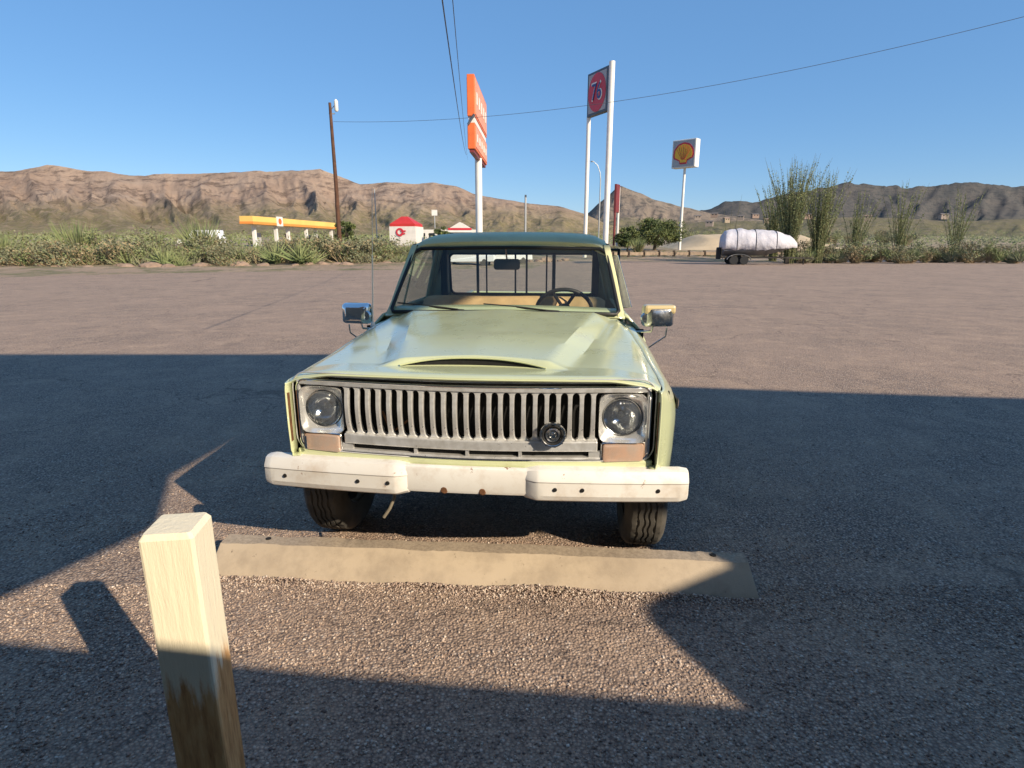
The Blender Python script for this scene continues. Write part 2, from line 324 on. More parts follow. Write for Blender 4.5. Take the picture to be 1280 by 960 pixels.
def copy_tree(o, parent=None):
    c = o.copy(); col.objects.link(c); c.parent = parent
    for ch in list(o.children): copy_tree(ch, c)
    return c
def sst(a_, b_, x):
    t = min(1, max(0, (x - a_) / (b_ - a_))); return t * t * (3 - 2 * t)
def lin(xs, ys, x):
    return float(np.interp(x, xs, ys))
def frange(a_, b_, n): return [a_ + (b_ - a_) * i / (n - 1) for i in range(n)]
def rrect(cx, cz, hw, hh, r_, n=6):
    pts = []
    for qx, qz, a0 in ((1, 1, 0), (-1, 1, 90), (-1, -1, 180), (1, -1, 270)):
        for k in range(n + 1):
            t = R(a0 + 90 * k / n); pts.append((cx + qx * (hw - r_) + r_ * math.cos(t), cz + qz * (hh - r_) + r_ * math.sin(t)))
    return pts

# ------------------------------------------------------------------ ground, lot, road
def edge_y(x):      # where the lot ends, as seen straight ahead of x
    return lin([-60, -30, -20, -8, 0, 8, 20, 60], [36, 38, 40, 46, 54, 64, 67, 70], x)
def gz(x, y):
    d = y - edge_y(x)
    z = 0.0
    if d > 0: z += 1.1 * sst(0, 16, d) + 0.018 * max(0, d - 16) + (0.25 * noise.noise(Vector((x * 0.08, y * 0.08, 0))) if d > 5 else 0)
    r_ = math.hypot(x, y)
    if r_ > 420: z = min(z, 9)
    return z
def build_ground():
    rs = [0.0] + [20 * i for i in range(1, 6)] + [102 + 8 * i for i in range(26)] + [330, 380, 440, 520, 640, 800, 1000, 1400, 2000, 3500, 6000]
    naz = 180; mb = MB(); vs_ = []
    for r_ in rs:
        for k in range(naz):
            t = 2 * math.pi * k / naz; x, y = r_ * math.sin(t), r_ * math.cos(t)
            vs_.append((x, y, gz(x, y) - 0.004 if y > 0 else -0.004))
    fs = [(i * naz + k, i * naz + (k + 1) % naz, (i + 1) * naz + (k + 1) % naz, (i + 1) * naz + k) for i in range(len(rs) - 1) for k in range(naz)]
    mb.add(vs_, fs); o = mb.build('ground', M['desert'], smooth=80); setp(o, kind='structure')
    return o
build_ground()
mb = MB()
xs = [-70, -50, -38] + [-30 + 2.5 * i for i in range(25)] + [38, 50, 70]
ys_ = [-30, -5, 1, 3, 6, 12, 20, 30]
mb.grid(lambda x, t: (x, -30 + t * (edge_y(x) + 30 + 0.5 * noise.noise(Vector((x * 0.4, 0, 0)))), 0.006), xs, frange(0, 1, 12))
setp(mb.build('parking_lot', M['lot']), kind='structure')
M['road'] = mat('dark_road_asphalt', (0.085, 0.08, 0.082), 0.85, 0, 0.3, 0.6, 0.3, 20)
mb = MB(); mb.grid(lambda x, t: (x, edge_y(x) - 8 + t * 5.5, 0.012), frange(6, 70, 30), [0, 1])
setp(mb.build('road', M['road']), kind='structure')

# ------------------------------------------------------------------ hills
def ridged(p, oct_=5):
    a_, f_, s_ = 1.0, 1.0, 0.0
    for i in range(oct_):
        s_ += a_ * (1 - abs(noise.noise(p * f_)) * 2); f_ *= 2.05; a_ *= 0.52
    return s_ / 2.0
def hill(name, prof, rpeak, r0, r1, material, naz, nr, rough, freq, zbase=5.0, seed=0):
    """prof: (image-free) list of (azimuth tangent, peak height in metres)"""
    tx_ = [p[0] for p in prof]; hx = [p[1] for p in prof]; mb = MB(); pts = []
    for j in range(nr):
        t = j / (nr - 1); r_ = r0 + (r1 - r0) * t; tp = (rpeak - r0) / (r1 - r0)
        for i in range(naz):
            u = tx_[0] + (tx_[-1] - tx_[0]) * i / (naz - 1)
            H = lin(tx_, hx, u) - zbase
            g = (t / tp) if t < tp else 1 - (t - tp) / (1 - tp) * 0.9
            g = max(g, 0); prof_ = g ** 1.45 if t < tp else g
            x, y = u * r_, r_
            n1 = ridged(Vector((u * freq + seed + 0.35 * noise.noise(Vector((u * freq * 0.6, t * 3, seed))), t * 2.2, seed)), 6)
            n2 = noise.fractal(Vector((x * 0.02, y * 0.02, seed)), 1.0, 2.1, 5)
            env = math.sin(min(1, t / tp) * math.pi) ** 0.8 if t < tp else 0.15
            z = zbase - 6 * (1 - min(1, t * 12)) + H * prof_ * (1 - rough * env * (1 - n1)) + H * 0.035 * n2 * min(1, g * 3)
            pts.append((x, y, z))
    fs = [(j * naz + i, j * naz + i + 1, (j + 1) * naz + i + 1, (j + 1) * naz + i) for j in range(nr - 1) for i in range(naz - 1)]
    mb.add(pts, fs); o = mb.build(name, material, smooth=60); return setp(o, kind='structure')
def profm(ps, rpk):  # (column, row) of the ridge in the photograph -> (azimuth tangent, height) at its distance
    out = []
    for px_, py_ in ps:
        c_, s_ = math.cos(0.2398), math.sin(0.2398); a_ = (px_ - 640) / 710; b_ = -(py_ - 480) / 710
        d_ = (a_, c_ + b_ * s_, -s_ + b_ * c_); out.append((d_[0] / d_[1], CAM_H + d_[2] / d_[1] * rpk))
    return out
hill('hills', profm([(-260, 232), (-100, 222), (60, 208), (170, 219), (281, 214), (330, 213), (400, 212), (425, 222), (450, 231), (480, 229), (540, 228), (570, 234), (590, 242), (640, 251), (700, 259), (730, 267), (760, 280), (800, 292)], 760), 760, 330, 1000, M['hill_left'], 640, 160, 0.58, 12.0, seed=3)
hill('hills', profm([(640, 290), (700, 281), (735, 266), (757, 247), (768, 236), (777, 229), (786, 234), (815, 247), (845, 256), (880, 264), (930, 272), (1000, 280), (1080, 290)], 1150), 1150, 600, 1500, M['hill_cone'], 260, 90, 0.55, 14, seed=11)
hill('hills', profm([(760, 276), (830, 262), (860, 264), (883, 262), (905, 252), (925, 248), (940, 252), (960, 246), (985, 240), (1010, 236), (1060, 226), (1130, 232), (1220, 224), (1330, 236), (1560, 226)], 2300), 2300, 1500, 2900, M['hill_far'], 300, 60, 0.45, 10, seed=21)
hill('hills', profm([(800, 290), (850, 280), (880, 277), (930, 275), (980, 276), (1080, 270), (1200, 276), (1400, 268)], 700), 700, 420, 900, M['hill_cone'], 260, 60, 0.5, 14, seed=31)

# ------------------------------------------------------------------ unseen wall behind the camera, hole and top cut to shape the sunlight
def gshadow(gx, gy, Y0=-1.0):
    z = (gy - Y0) / (math.cos(a) / math.tan(e)); return (gx + math.sin(a) / math.tan(e) * z, z)
hole = [gshadow(*q) for q in [(-2.6, 2.15), (-0.91, 1.93), (0.89, 1.74), (0.60, 2.35), (0.98, 2.69), (0.70, 3.02), (0.58, 3.17), (0.14, 3.13), (0.02, 3.32), (-0.45, 5.30), (-1.18, 6.2), (-1.95, 6.2), (-2.32, 5.3), (-2.50, 3.9), (-2.15, 3.15)]]
outer = [(-9, 0), (24, 0)] + [gshadow(*q) for q in [(14, 4.9), (3.3, 6.36), (0.9, 6.75), (0.0, 8.64), (-12.5, 8.64)]] + [(-9, 7.9)]
def wall_with_hole(name, outer, hole, y0, th, material, parent):
    loops = [[Vector((x, 0, z)) for x, z in outer], [Vector((x, 0, z)) for x, z in hole]]
    tris = geometry.tessellate_polygon(loops); pts = loops[0] + loops[1]; n = len(pts)
    vs_ = [(q.x, y0, q.z) for q in pts] + [(q.x, y0 - th, q.z) for q in pts]
    fs = [tuple(t) for t in tris] + [tuple(i + n for i in reversed(t)) for t in tris]
    for st, ln in ((0, len(outer)), (len(outer), len(hole))):
        for k in range(ln): i, j = st + k, st + (k + 1) % ln; fs.append((i, j, j + n, i + n))
    mb = MB(); mb.add(vs_, fs); return mb.build(name, material, parent)
bld = thing('shade_wall', 'unseen wall added behind the camera, its hole shaped to let sun onto the truck', 'building', (7, -1, 0))
ww = wall_with_hole('wall', [(x - 7, z) for x, z in outer], [(x - 7, z) for x, z in hole], 0, 0.12, M['shade_wall_brown'], bld)

# ------------------------------------------------------------------ wheel stop, loose stones, timber post
stop = thing('wheel_stop', 'long weathered concrete parking stop lying in front of the truck', 'parking stop', (-0.165, 2.475, 0), -0.071)
mb = MB(); prof = [(-0.002, 0), (0.015, 0.03), (0.128, 0.114), (0.136, 0.121), (0.222, 0.123), (0.232, 0.116), (0.30, 0.0)]
rings = []
for i in range(161):
    x = -1.40 + 2.745 * i / 160; end = min(i, 160 - i); k = 1 - 0.32 * max(0, 1 - end / 1.5) ** 2
    sl_ = 0.0 if end > 1 else (0.05 if end == 0 else 0.0)
    ring = []
    for (py_, pz_) in prof:
        q = Vector((x, py_, pz_)); j = noise.noise(q * 6) * 0.005 + noise.noise(q * 25) * 0.003 - (0.010 * max(0, noise.noise(q * 9 + Vector((4, 0, 0))) - 0.25) if 0.11 < py_ < 0.24 else 0)
        xx = x - math.copysign(pz_ * 0.16, x) * (1 if end == 0 else 0)
        ring.append((xx, py_ + j, max(0, pz_ * (0.97 if end == 0 else 1) + j * 0.8 if pz_ else 0)))
    rings.append(ring)
mb.loft(rings, True, True); sb = mb.build('body', M['concrete'], stop, smooth=30)
for hx_ in (-1.15, 1.17):
    mb = MB(); mb.lathe([(0.0001, 0.1255), (0.014, 0.1256), (0.016, 0.121)], (hx_, 0.19, 0), 'z', 12); mb.build('bolt_hole', M['void'], stop)

def stones(name, n, region, smin, smax, seed, mask=None, zoff=0.006):
    rng = np.random.default_rng(seed); base = np.array([(1, 0, 0), (-1, 0, 0), (0, 1, 0), (0, -1, 0), (0, 0, 1), (0, 0, -1)], float)
    tri = np.array([(0, 2, 4), (2, 1, 4), (1, 3, 4), (3, 0, 4), (2, 0, 5), (1, 2, 5), (3, 1, 5), (0, 3, 5)])
    P = []
    while len(P) < n:
        x = rng.uniform(region[0], region[1]); y = rng.uniform(region[2], region[3])
        if mask is None or rng.random() < mask(x, y): P.append((x, y))
    P = np.array(P); s_ = smin + (smax - smin) * rng.random(n) ** 2.6
    V = base[None] * s_[:, None, None] * rng.uniform(0.6, 1.25, (n, 6, 1)) + rng.normal(0, 0.16, (n, 6, 3)) * s_[:, None, None]
    an = rng.uniform(0, 6.28, n); c_, s2 = np.cos(an), np.sin(an)
    X = V[:, :, 0] * c_[:, None] - V[:, :, 1] * s2[:, None]; Y = V[:, :, 0] * s2[:, None] + V[:, :, 1] * c_[:, None]
    V = np.stack([X + P[:, :1], Y + P[:, 1:2], V[:, :, 2] * 0.75 + zoff + s_[:, None] * 0.25], 2).reshape(-1, 3)
    F = (tri[None] + 6 * np.arange(n)[:, None, None]).reshape(-1, 3)
    me = bpy.data.meshes.new(name); me.vertices.add(len(V)); me.vertices.foreach_set('co', V.ravel())
    me.loops.add(F.size); me.loops.foreach_set('vertex_index', F.ravel().astype(np.int32)); me.polygons.add(len(F))
    me.polygons.foreach_set('loop_start', np.arange(0, F.size, 3, dtype=np.int32)); me.polygons.foreach_set('loop_total', np.full(len(F), 3, dtype=np.int32))
    me.materials.append(M['pebble']); me.update(calc_edges=True); o = bpy.data.objects.new(name, me); col.objects.link(o)
    return setp(o, 'loose reddish gravel scattered over the lot in front of the parking stop', 'gravel', kind='stuff')
def pile(name_, n, sgn, seed):
    rg = np.random.default_rng(seed); o = stones('gravel', n, (-1.65, 1.25, 0, 1), 0.003, 0.009, seed)
    me = o.data; co = np.empty(len(me.vertices) * 3); me.vertices.foreach_get('co', co); co = co.reshape(-1, 6, 3)
    cx = co[:, :, 0].mean(1); u = np.abs(rg.normal(0, 1, len(cx))) * 0.035; cy = co[:, :, 1].mean(1)
    amp = 0.012 + 0.010 * np.sin(cx * 3.1 + 1) + 0.008 * np.sin(cx * 9.7)
    y_new = (2.463 - 0.0711 * cx - u) if sgn < 0 else (2.765 - 0.0711 * cx + u)
    co[:, :, 1] += (y_new - cy)[:, None]; co[:, :, 2] += (np.clip(amp, 0.002, 1) * np.exp(-(u / 0.03) ** 2))[:, None]
    me.vertices.foreach_set('co', co.ravel()); me.update(); return o
def smask(x, y):
    n_ = noise.noise(Vector((x * 1.6, y * 1.6, 3))) + 0.5 * noise.noise(Vector((x * 5, y * 5, 9)))
    front = 2.45 - 0.071 * x
    return min(1, max(0.18, 0.55 + 0.8 * n_ + 0.9 * math.exp(-((y - front + 0.05) / 0.08) ** 2)))
stones('gravel', 48000, (-3.0, 3.2, 0.9, 2.5), 0.0025, 0.0085, 5, smask)
stones('gravel', 9000, (-3.2, 3.4, 2.68, 4.6), 0.0025, 0.0085, 8, lambda x, y: 0.2 + 0.8 * math.exp(-((y - 2.86 + 0.071 * x) / 0.16) ** 2))

pile('gravel', 5200, -1, 31); pile('gravel', 3600, 1, 32)
post = thing('timber_post', 'short wooden post with sunlit top painted in as cream at the lower left edge', 'post', (-0.882, 1.36, 0), R(8))
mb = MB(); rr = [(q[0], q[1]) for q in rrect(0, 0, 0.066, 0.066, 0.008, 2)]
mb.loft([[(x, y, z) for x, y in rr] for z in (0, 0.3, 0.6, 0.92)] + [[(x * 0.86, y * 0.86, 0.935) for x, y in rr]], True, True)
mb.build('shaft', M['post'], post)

# ------------------------------------------------------------------ THE TRUCK (local frame: x to image right, y towards its tail, z up)
TR = thing('pickup_truck', 'pale yellow vintage pickup truck facing the viewer behind the parking stop', 'pickup truck', (-0.2087, 2.3705, 0), -0.1008)
def yf(x): return 0.045 + 0.085 * (min(abs(x), 0.87) / 0.87) ** 1.7      # plan curve of the nose
def hoodw(y): return lin([0.05, 0.1, 0.16, 0.35, 0.9, 1.44], [0.838, 0.85, 0.862, 0.866, 0.845, 0.80], y)
SY = 0.272        # where the raised centre begins
def bulge_in(y): return lin([0.27, 1.44], [0.350, 0.610], y)
def bulge_out(y): return lin([0.27, 1.44], [0.450, 0.715], y)
def hoodz(x, y):
    zb = lin([0.05, 0.3, 0.7, 1.1, 1.46], [1.088, 1.086, 1.106, 1.144, 1.180], y)
    ax = abs(x); wd = hoodw(y); q = max(0, 1 - y / 1.45)
    z = zb - 0.008 * (ax / wd) ** 2 - 0.030 * q * sst(0.72, 1.0, ax / wd) - 0.025 * sst(wd - 0.05, wd + 0.01, ax)
    bi, bo = bulge_in(y), bulge_out(y); h = lin([0.27, 0.7, 1.44], [0.034, 0.056, 0.040], y)
    fy = sst(SY - 0.004, SY + 0.044, y + 0.05 * (ax / 0.4) ** 2)
    return z + (h * (1 - min(1, max(0, (ax - bi) / (bo - bi)))) + 0.008 * max(0, 1 - ax / 0.34)) * fy
mb = MB()
ylist = [0.0] + frange(0.01, 0.10, 8) + frange(0.11, 0.30, 60) + [0.32, 0.34] + frange(0.37, 1.33, 34)
def hoodxs(y):
    wd, bi, bo = hoodw(y), bulge_in(y), bulge_out(y); r_ = frange(bi, bo, 6)[:-1] + frange(bo, wd, 12); l_ = frange(0, bi, 14)[:-1]; h_ = l_ + r_
    return [-q for q in reversed(h_)] + h_[1:]
def hoodpt(i, t):
    x = hoodxs(0.1 + t)[i]; y = yf(x) + t * (1.45 - yf(x)) / 1.33
    z = hoodz(x, y); lip = max(0, 1 - t / 0.04); z -= 0.010 * lip ** 2
    return (x, y - 0.006 * (1 - lip), z)
nhx = len(hoodxs(0.3)); mb.grid(hoodpt, list(range(nhx)), ylist)
hood = mb.build('hood', M['paint'], TR, smooth=24)
# rolled front edge of the hood
mb = MB()
def lipfn(x, k):
    y = yf(x); z0 = hoodz(x, y) - 0.010
    return [(x, y + 0.001, z0), (x, y - 0.004, z0 - 0.007), (x, y + 0.001, z0 - 0.014), (x, y + 0.03, z0 - 0.016)][k]
mb.grid(lambda x, k: lipfn(x, k), frange(-0.850, 0.850, 61), [0, 1, 2, 3]); mb.build('hood_lip', M['paint'], hood, smooth=60)
# scoop mouth under the raised centre
mb = MB(); us2 = frange(-0.345, 0.345, 41); pr = []
for x in us2:
    yy = SY + 0.002 - 0.05 * (x / 0.4) ** 2 ; h = 0.031 * (1 - (abs(x) / 0.347) ** 2.4) + 0.001; zc = hoodz(x, yy - 0.03) + 0.004
    pr.append([(x, yy - 0.004, zc), (x, yy - 0.004 + 0.004, zc + h), (x, yy + 0.03, zc + h * 0.9), (x, yy + 0.03, zc - 0.01)])
mb.loft(pr, True, True); mb.build('scoop_mouth', M['void'], hood)
mb = MB(); mb.tube([(x, SY - 0.008 - 0.05 * (x / 0.4) ** 2 - 0.002, hoodz(x, SY - 0.05) + 0.003 + 0.033 * (1 - (abs(x) / 0.347) ** 2.4) + 0.004) for x in us2], 0.005, 6)
mb.build('scoop_lip', M['paint'], hood, smooth=True)
# washer nozzle and small vents on the cowl
cowl_y = 1.45
mbc = MB(); mbc.grid(lambda x, t: (x, 1.452 + t * 0.10, 1.172 + 0.02 * (1 - (abs(x) / 0.8) ** 2) + t * 0.05), frange(-0.81, 0.81, 31), frange(0, 1, 4))
cowl = mbc.build('cowl', M['paint'], TR, smooth=True, solid=0.01)
for x in (-0.35, -0.1, 0.1, 0.35):
    mb = MB(); mb.box((x, 1.475, 1.2), (0.15, 0.03, 0.004)); mb.build('cowl_vent', M['void'], cowl)

# fenders
def arch(y, yc=0.72, r_=0.43):
    d = abs(y - yc); return 0.36 + math.sqrt(max(0, r_ * r_ - d * d)) if d < r_ else 0.52
def fender(s):
    mb = MB(); ysl = [0.085, 0.09, 0.10, 0.115, 0.13, 0.15, 0.18] + frange(0.2, 1.14, 28) + frange(1.17, 1.47, 6); rings = []
    for y in ysl:
        X = lin([0.05, 0.06, 0.08, 0.10, 0.15, 0.2, 0.3, 0.45], [0.828, 0.838, 0.850, 0.859, 0.888, 0.914, 0.952, 0.968], y)
        wd = min(hoodw(y), X - 0.004); zt = min(hoodz(hoodw(max(y, 0.16)), max(y, 0.16)), 1.045 + 0.2 * max(0, y - 0.05)) - 0.004; zlow = max(arch(y), lin([0.05, 0.14, 0.17, 0.21], [0.672, 0.672, 0.56, 0.50], y)); dx = X - wd
        pts = [(wd + 0.002, zt), (wd + dx * 0.35, zt - 0.006 - 0.1 * dx), (wd + dx * 0.62, zt - 0.014 - 0.30 * dx), (wd + dx * 0.84, zt - 0.03 - 0.5 * dx), (wd + dx * 0.96, zt - 0.055 - 0.7 * dx), (X, zt - 0.10 - 0.7 * dx), (X, 0.82), (X - 0.004, 0.70), (X - 0.010, 0.60)]
        pts = [(x, max(z, zlow + 0.001 * (9 - i))) for i, (x, z) in enumerate(pts)] + [(X - 0.020, zlow), (X - 0.045, zlow)]
        rings.append([(s * x, y, z) for x, z in pts])
    rings.insert(0, [(s * 0.846, 0.14, q[2]) for q in rings[0]]); rings.insert(1, [(s * 0.849, 0.092, q[2]) for q in rings[1]])
    mb.loft(rings, False); o = mb.build('fender', M['paint'], TR, smooth=60, solid=0.008)
    mb = MB(); mb.prism([(s * x, 0.0885, z) for x, z in rrect(0.848, 0.86, 0.004, 0.12, 0.003, 2)], (0, 0.02, 0)); mb.build('brown_seam', M['rust'], o)  # thin brown strip down the front edge of the fender
    # side marker lamp
    mb = MB(); mb.box((s * 0.966, 0.37, 0.915), (0.012, 0.10, 0.035)); mb.build('side_marker', M['amber'], o, bevel=0.004)
    mb = MB(); mb.box((s * 0.964, 0.37, 0.915), (0.010, 0.118, 0.051)); mb.build('marker_gasket', M['black'], o, bevel=0.004)
    return o
fender(1); fender(-1)
mb = MB()
for s in (-1, 1):       # inner wings: close the engine bay off
    mb.box((s * 0.60, 0.8, 0.80), (0.02, 1.25, 0.50)); mb.box((s * 0.78, 0.98, 0.93), (0.36, 0.9, 0.02))
mb.box((0, 0.28, 0.84), (1.2, 0.02, 0.36)); mb.box((0, 1.42, 0.80), (1.86, 0.02, 0.62)); mb.build('inner_wing', M['under'], TR)

# front panel: valance and body-colour strip below the grille
def strip(name, z0, z1, dy0, dy1, material, parent, hw=0.955, bevel=0, x0=None, x1=None, n=41):
    xs_ = frange(-hw if x0 is None else x0, hw if x1 is None else x1, n)
    mb = MB(); mb.loft([[(x, yf(x) + dy0, z1), (x, yf(x) + dy0, z0), (x, yf(x) + dy1, z0), (x, yf(x) + dy1, z1)] for x in xs_], True, True)
    return mb.build(name, material, parent, bevel=bevel)
val = strip('valance', 0.600, 0.700, -0.006, 0.09, M['paint'], TR, 0.835, 0.01)
gr = strip('grille', 1.016, 1.038, -0.004, 0.06, M['alu'], TR, 0.812, 0.004)      # top rail of the frame; the rest hangs on it
strip('upper_trim', 1.055, 1.0585, 0.012, 0.03, M['alu'], gr, 0.78, 0)
strip('shadow_gap', 1.0, 1.076, 0.034, 0.08, M['void'], gr, 0.66, 0)
strip('shadow_gap', 0.64, 1.036, 0.100, 0.112, M['void'], gr, 0.842, 0)
for sx in (-1, 1):
    mb = MB(); mb.box((sx * 0.868, 0.215, 0.80), (0.075, 0.02, 0.40)); mb.box((sx * 0.86, 0.28, 0.53), (0.12, 0.12, 0.17)); mb.build('light_stop', M['void'], gr)  # added boxes that stop stray sun passing between grille and fender
strip('lower_rail', 0.744, 0.792, -0.004, 0.05, M['alu'], gr, 0.585, 0.006)
strip('bottom_rail', 0.7025, 0.716, -0.001, 0.05, M['alu'], gr, 0.812, 0.004)
strip('slot_void', 0.716, 0.745, 0.028, 0.05, M['void'], gr, 0.585, 0)
mb = MB()
for x, w1 in ((-0.24, 0.014), (0.0, 0.014), (0.24, 0.014), (-0.572, 0.05), (0.572, 0.05)):
    mb = MB(); mb.box((x, yf(x) + 0.014, 0.730), (w1, 0.02, 0.0275)); mb.build('rail_stay', M['alu'], gr)
strip('side_frame', 0.7165, 1.015, 0.0, 0.05, M['alu'], gr, 0, 0.003, 0.798, 0.812, 3); strip('side_frame', 0.7165, 1.015, 0.0, 0.05, M['alu'], gr, 0, 0.003, -0.812, -0.798, 3)
def trim_loop(hw, z0, z1, rad, r_, name, material, dy=-0.002):
    lo = rrect(0, (z0 + z1) / 2, hw, (z1 - z0) / 2, rad, 6); pts_ = []
    for i, q in enumerate(lo):
        n_ = lo[(i + 1) % len(lo)]; m_ = max(1, int(abs(n_[0] - q[0]) / 0.06))
        for k in range(m_): t = k / m_; xx = q[0] + (n_[0] - q[0]) * t; pts_.append((xx, yf(xx) + dy, q[1] + (n_[1] - q[1]) * t))
    mb = MB(); mb.tube(pts_ + [pts_[0]], r_, 8); mb.build(name, material, gr, smooth=True)
trim_loop(0.812, 0.703, 1.040, 0.045, 0.0055, 'edge_trim', M['chrome_bright'])
trim_loop(0.836, 0.690, 1.074, 0.075, 0.0035, 'outer_trim', M['alu'], 0.004)
# 23 bars, widened at top and bottom so that the slots end round
NB = 23; pitch = 1.12 / 22
def bar_mesh(x0):
    mb = MB(); rings = []
    for z, wd, dy in ((0.7925, 0.052, 0.012), (0.796, 0.040, 0.011), (0.801, 0.029, 0.008), (0.808, 0.024, 0.004), (0.84, 0.0195, -0.010), (0.88, 0.019, -0.016), (0.92, 0.019, -0.018), (0.955, 0.019, -0.015), (0.985, 0.0195, -0.009), (1.001, 0.022, -0.004), (1.008, 0.030, -0.002), (1.012, 0.040, -0.001), (1.0155, 0.052, 0.0)):
        hw = wd / 2; y = dy + 0.004
        rings.append([(-hw, y + 0.028, z), (-hw, y + 0.004, z), (-hw * 0.8, y, z), (hw * 0.8, y, z), (hw, y + 0.004, z), (hw, y + 0.028, z)])
    mb.loft(rings, True, True); return mb.mesh('grille_bar', M['alu'], 40)
bm_ = bar_mesh(0)
for k in range(NB):
    x = -0.56 + k * pitch; place(bm_, 'grille_bar', (x, yf(x), 0), 0, 1, gr)
strip('grille_void', 0.78, 1.03, 0.115, 0.13, M['void'], gr, 0.585, 0)
mb = MB()      # hood latch rod seen behind the slots
mb.tube([(0.30, 0.09, 0.80), (0.31, 0.088, 0.99)], 0.006, 6); mb.build('latch_rod', M['rust'], gr); mb = MB(); mb.tube([(-0.28, 0.10, 0.86), (-0.36, 0.10, 0.80), (-0.40, 0.10, 0.90)], 0.006, 6); mb.build('latch_rod', M['rust'], gr)
# badge
mb = MB(); ex, ey, ez = 0.386, yf(0.386) - 0.045, 0.838
mb.lathe([(0.0001, -0.004), (0.012, -0.005), (0.016, 0.0), (0.020, 0.006), (0.026, -0.004), (0.030, -0.006), (0.034, 0.0), (0.038, 0.006), (0.043, 0.004), (0.050, -0.004), (0.056, -0.003), (0.058, 0.006), (0.056, 0.018), (0.03, 0.03)], (ex, ey, ez), 'y', 36)
em = mb.build('emblem', M['chrome'], gr, smooth=30)
mb = MB(); mb.lathe([(0.0385, 0.0), (0.044, -0.002), (0.049, 0.0), (0.044, 0.003), (0.0385, 0.003)], (ex, ey - 0.0005, ez), 'y', 36); mb.build('emblem_ring', M['black'], em)
mb = MB()
for k in range(9): t = 2 * math.pi * k / 9; mb.box((ex + 0.0525 * math.cos(t), ey - 0.006, ez + 0.0525 * math.sin(t)), (0.010, 0.006, 0.006))
mb.box((ex, ey - 0.009, ez), (0.016, 0.005, 0.006)); mb.box((ex - 0.008, ey - 0.009, ez + 0.004), (0.005, 0.005, 0.018)); mb.box((ex + 0.007, ey - 0.009, ez - 0.003), (0.005, 0.005, 0.014)); setp(mb.build('emblem_mark', M['chrome_bright'], em), kind='stuff')

# headlights
def headlight(s):
    cx, cz = s * 0.692, 0.897; y0 = yf(cx)
    t = thing('headlight', None, None); t.parent = TR
    mb = MB(); n = 48; rings = []
    outer_ = []
    for k in range(n):
        th_ = 2 * math.pi * k / n; c_, s_ = math.cos(th_), math.sin(th_); p = 7.0
        rr_ = (abs(c_ / 0.1045) ** p + abs(s_ / 0.1120) ** p) ** (-1 / p); outer_.append((rr_ * c_, rr_ * s_))
    def ring(f_, rad, dy):
        return [(cx + (ox * f_ + (1 - f_) * rad * math.cos(2 * math.pi * k / n)), y0 + dy, cz + (oz * f_ + (1 - f_) * rad * math.sin(2 * math.pi * k / n))) for k, (ox, oz) in enumerate(outer_)]
    rings = [ring(1, 0.1, 0.035), ring(1, 0.1, 0.001), ring(0.97, 0.1, -0.004), ring(0.86, 0.1, -0.002), ring(0.45, 0.1, 0.010), ring(0.12, 0.096, 0.022), ring(0, 0.0925, 0.024), ring(0, 0.090, 0.026), ring(0, 0.0895, 0.05)]
    mb.loft(rings, True); mb.build('bezel', M['bezel'], t, smooth=50)
    mb = MB(); mb.lathe([(0.0895, 0.030), (0.085, 0.022), (0.082, 0.024), (0.081, 0.034)], (cx, y0, cz), 'y', 40); mb.build('retaining_ring', M['chrome'], t, smooth=30)
    mb = MB(); mb.lathe([(0.0001, 0.006), (0.02, 0.007), (0.045, 0.012), (0.065, 0.019), (0.082, 0.030)], (cx, y0, cz), 'y', 40); mb.build('lens', M['lens'], t, smooth=True)
    mb = MB(); mb.lathe([(0.083, 0.034), (0.07, 0.055), (0.05, 0.075), (0.03, 0.087), (0.0001, 0.092)], (cx, y0, cz), 'y', 40); mb.build('reflector', M['reflector'], t, smooth=True)
    mb = MB(); mb.lathe([(0.0001, 0.042), (0.009, 0.044), (0.012, 0.052), (0.012, 0.085)], (cx, y0, cz), 'y', 16); mb.build('bulb_shield', M['chrome'], t, smooth=True)
headlight(1); headlight(-1)
# turn signals under the headlights
for s in (-1, 1):
    t = thing('turn_signal', None, None); t.parent = TR
    cx = s * 0.70; mb = MB(); rings = []
    for dy, q in ((0.03, 1), (-0.002, 1), (-0.010, 0.96), (-0.012, 0.85)):
        rings.append([(cx + (x - cx) * q, yf(cx) + dy + (abs(x) - 0.7) * 0.16, 0.738 + (z - 0.738) * q) for x, z in rrect(cx, 0.738, 0.092, 0.040, 0.010, 3)])
    mb.loft(rings, True, True); mb.build('lens', M['amber'], t, smooth=40)
    mb = MB(); xx = cx - 0.085
    mb.loft([[(x, yf(cx) + dy + (abs(x) - 0.7) * 0.16, z) for x, z in rrect(cx, 0.738, 0.1 * q, 0.0485 * (1 if q == 1 else .94), 0.012, 3)] for dy, q in ((0.045, 1), (0.004, 1), (0.0, 0.97), (0.004, 0.93))], True); mb.build('chrome_frame', M['chrome'], t, smooth=30)
    mb = MB(); mb.box((cx - 0.076, yf(cx) - 0.0125, 0.738), (0.010, 0.006, 0.066)); mb.build('reflector_bar', M['chrome_bright'], t, bevel=0.002)

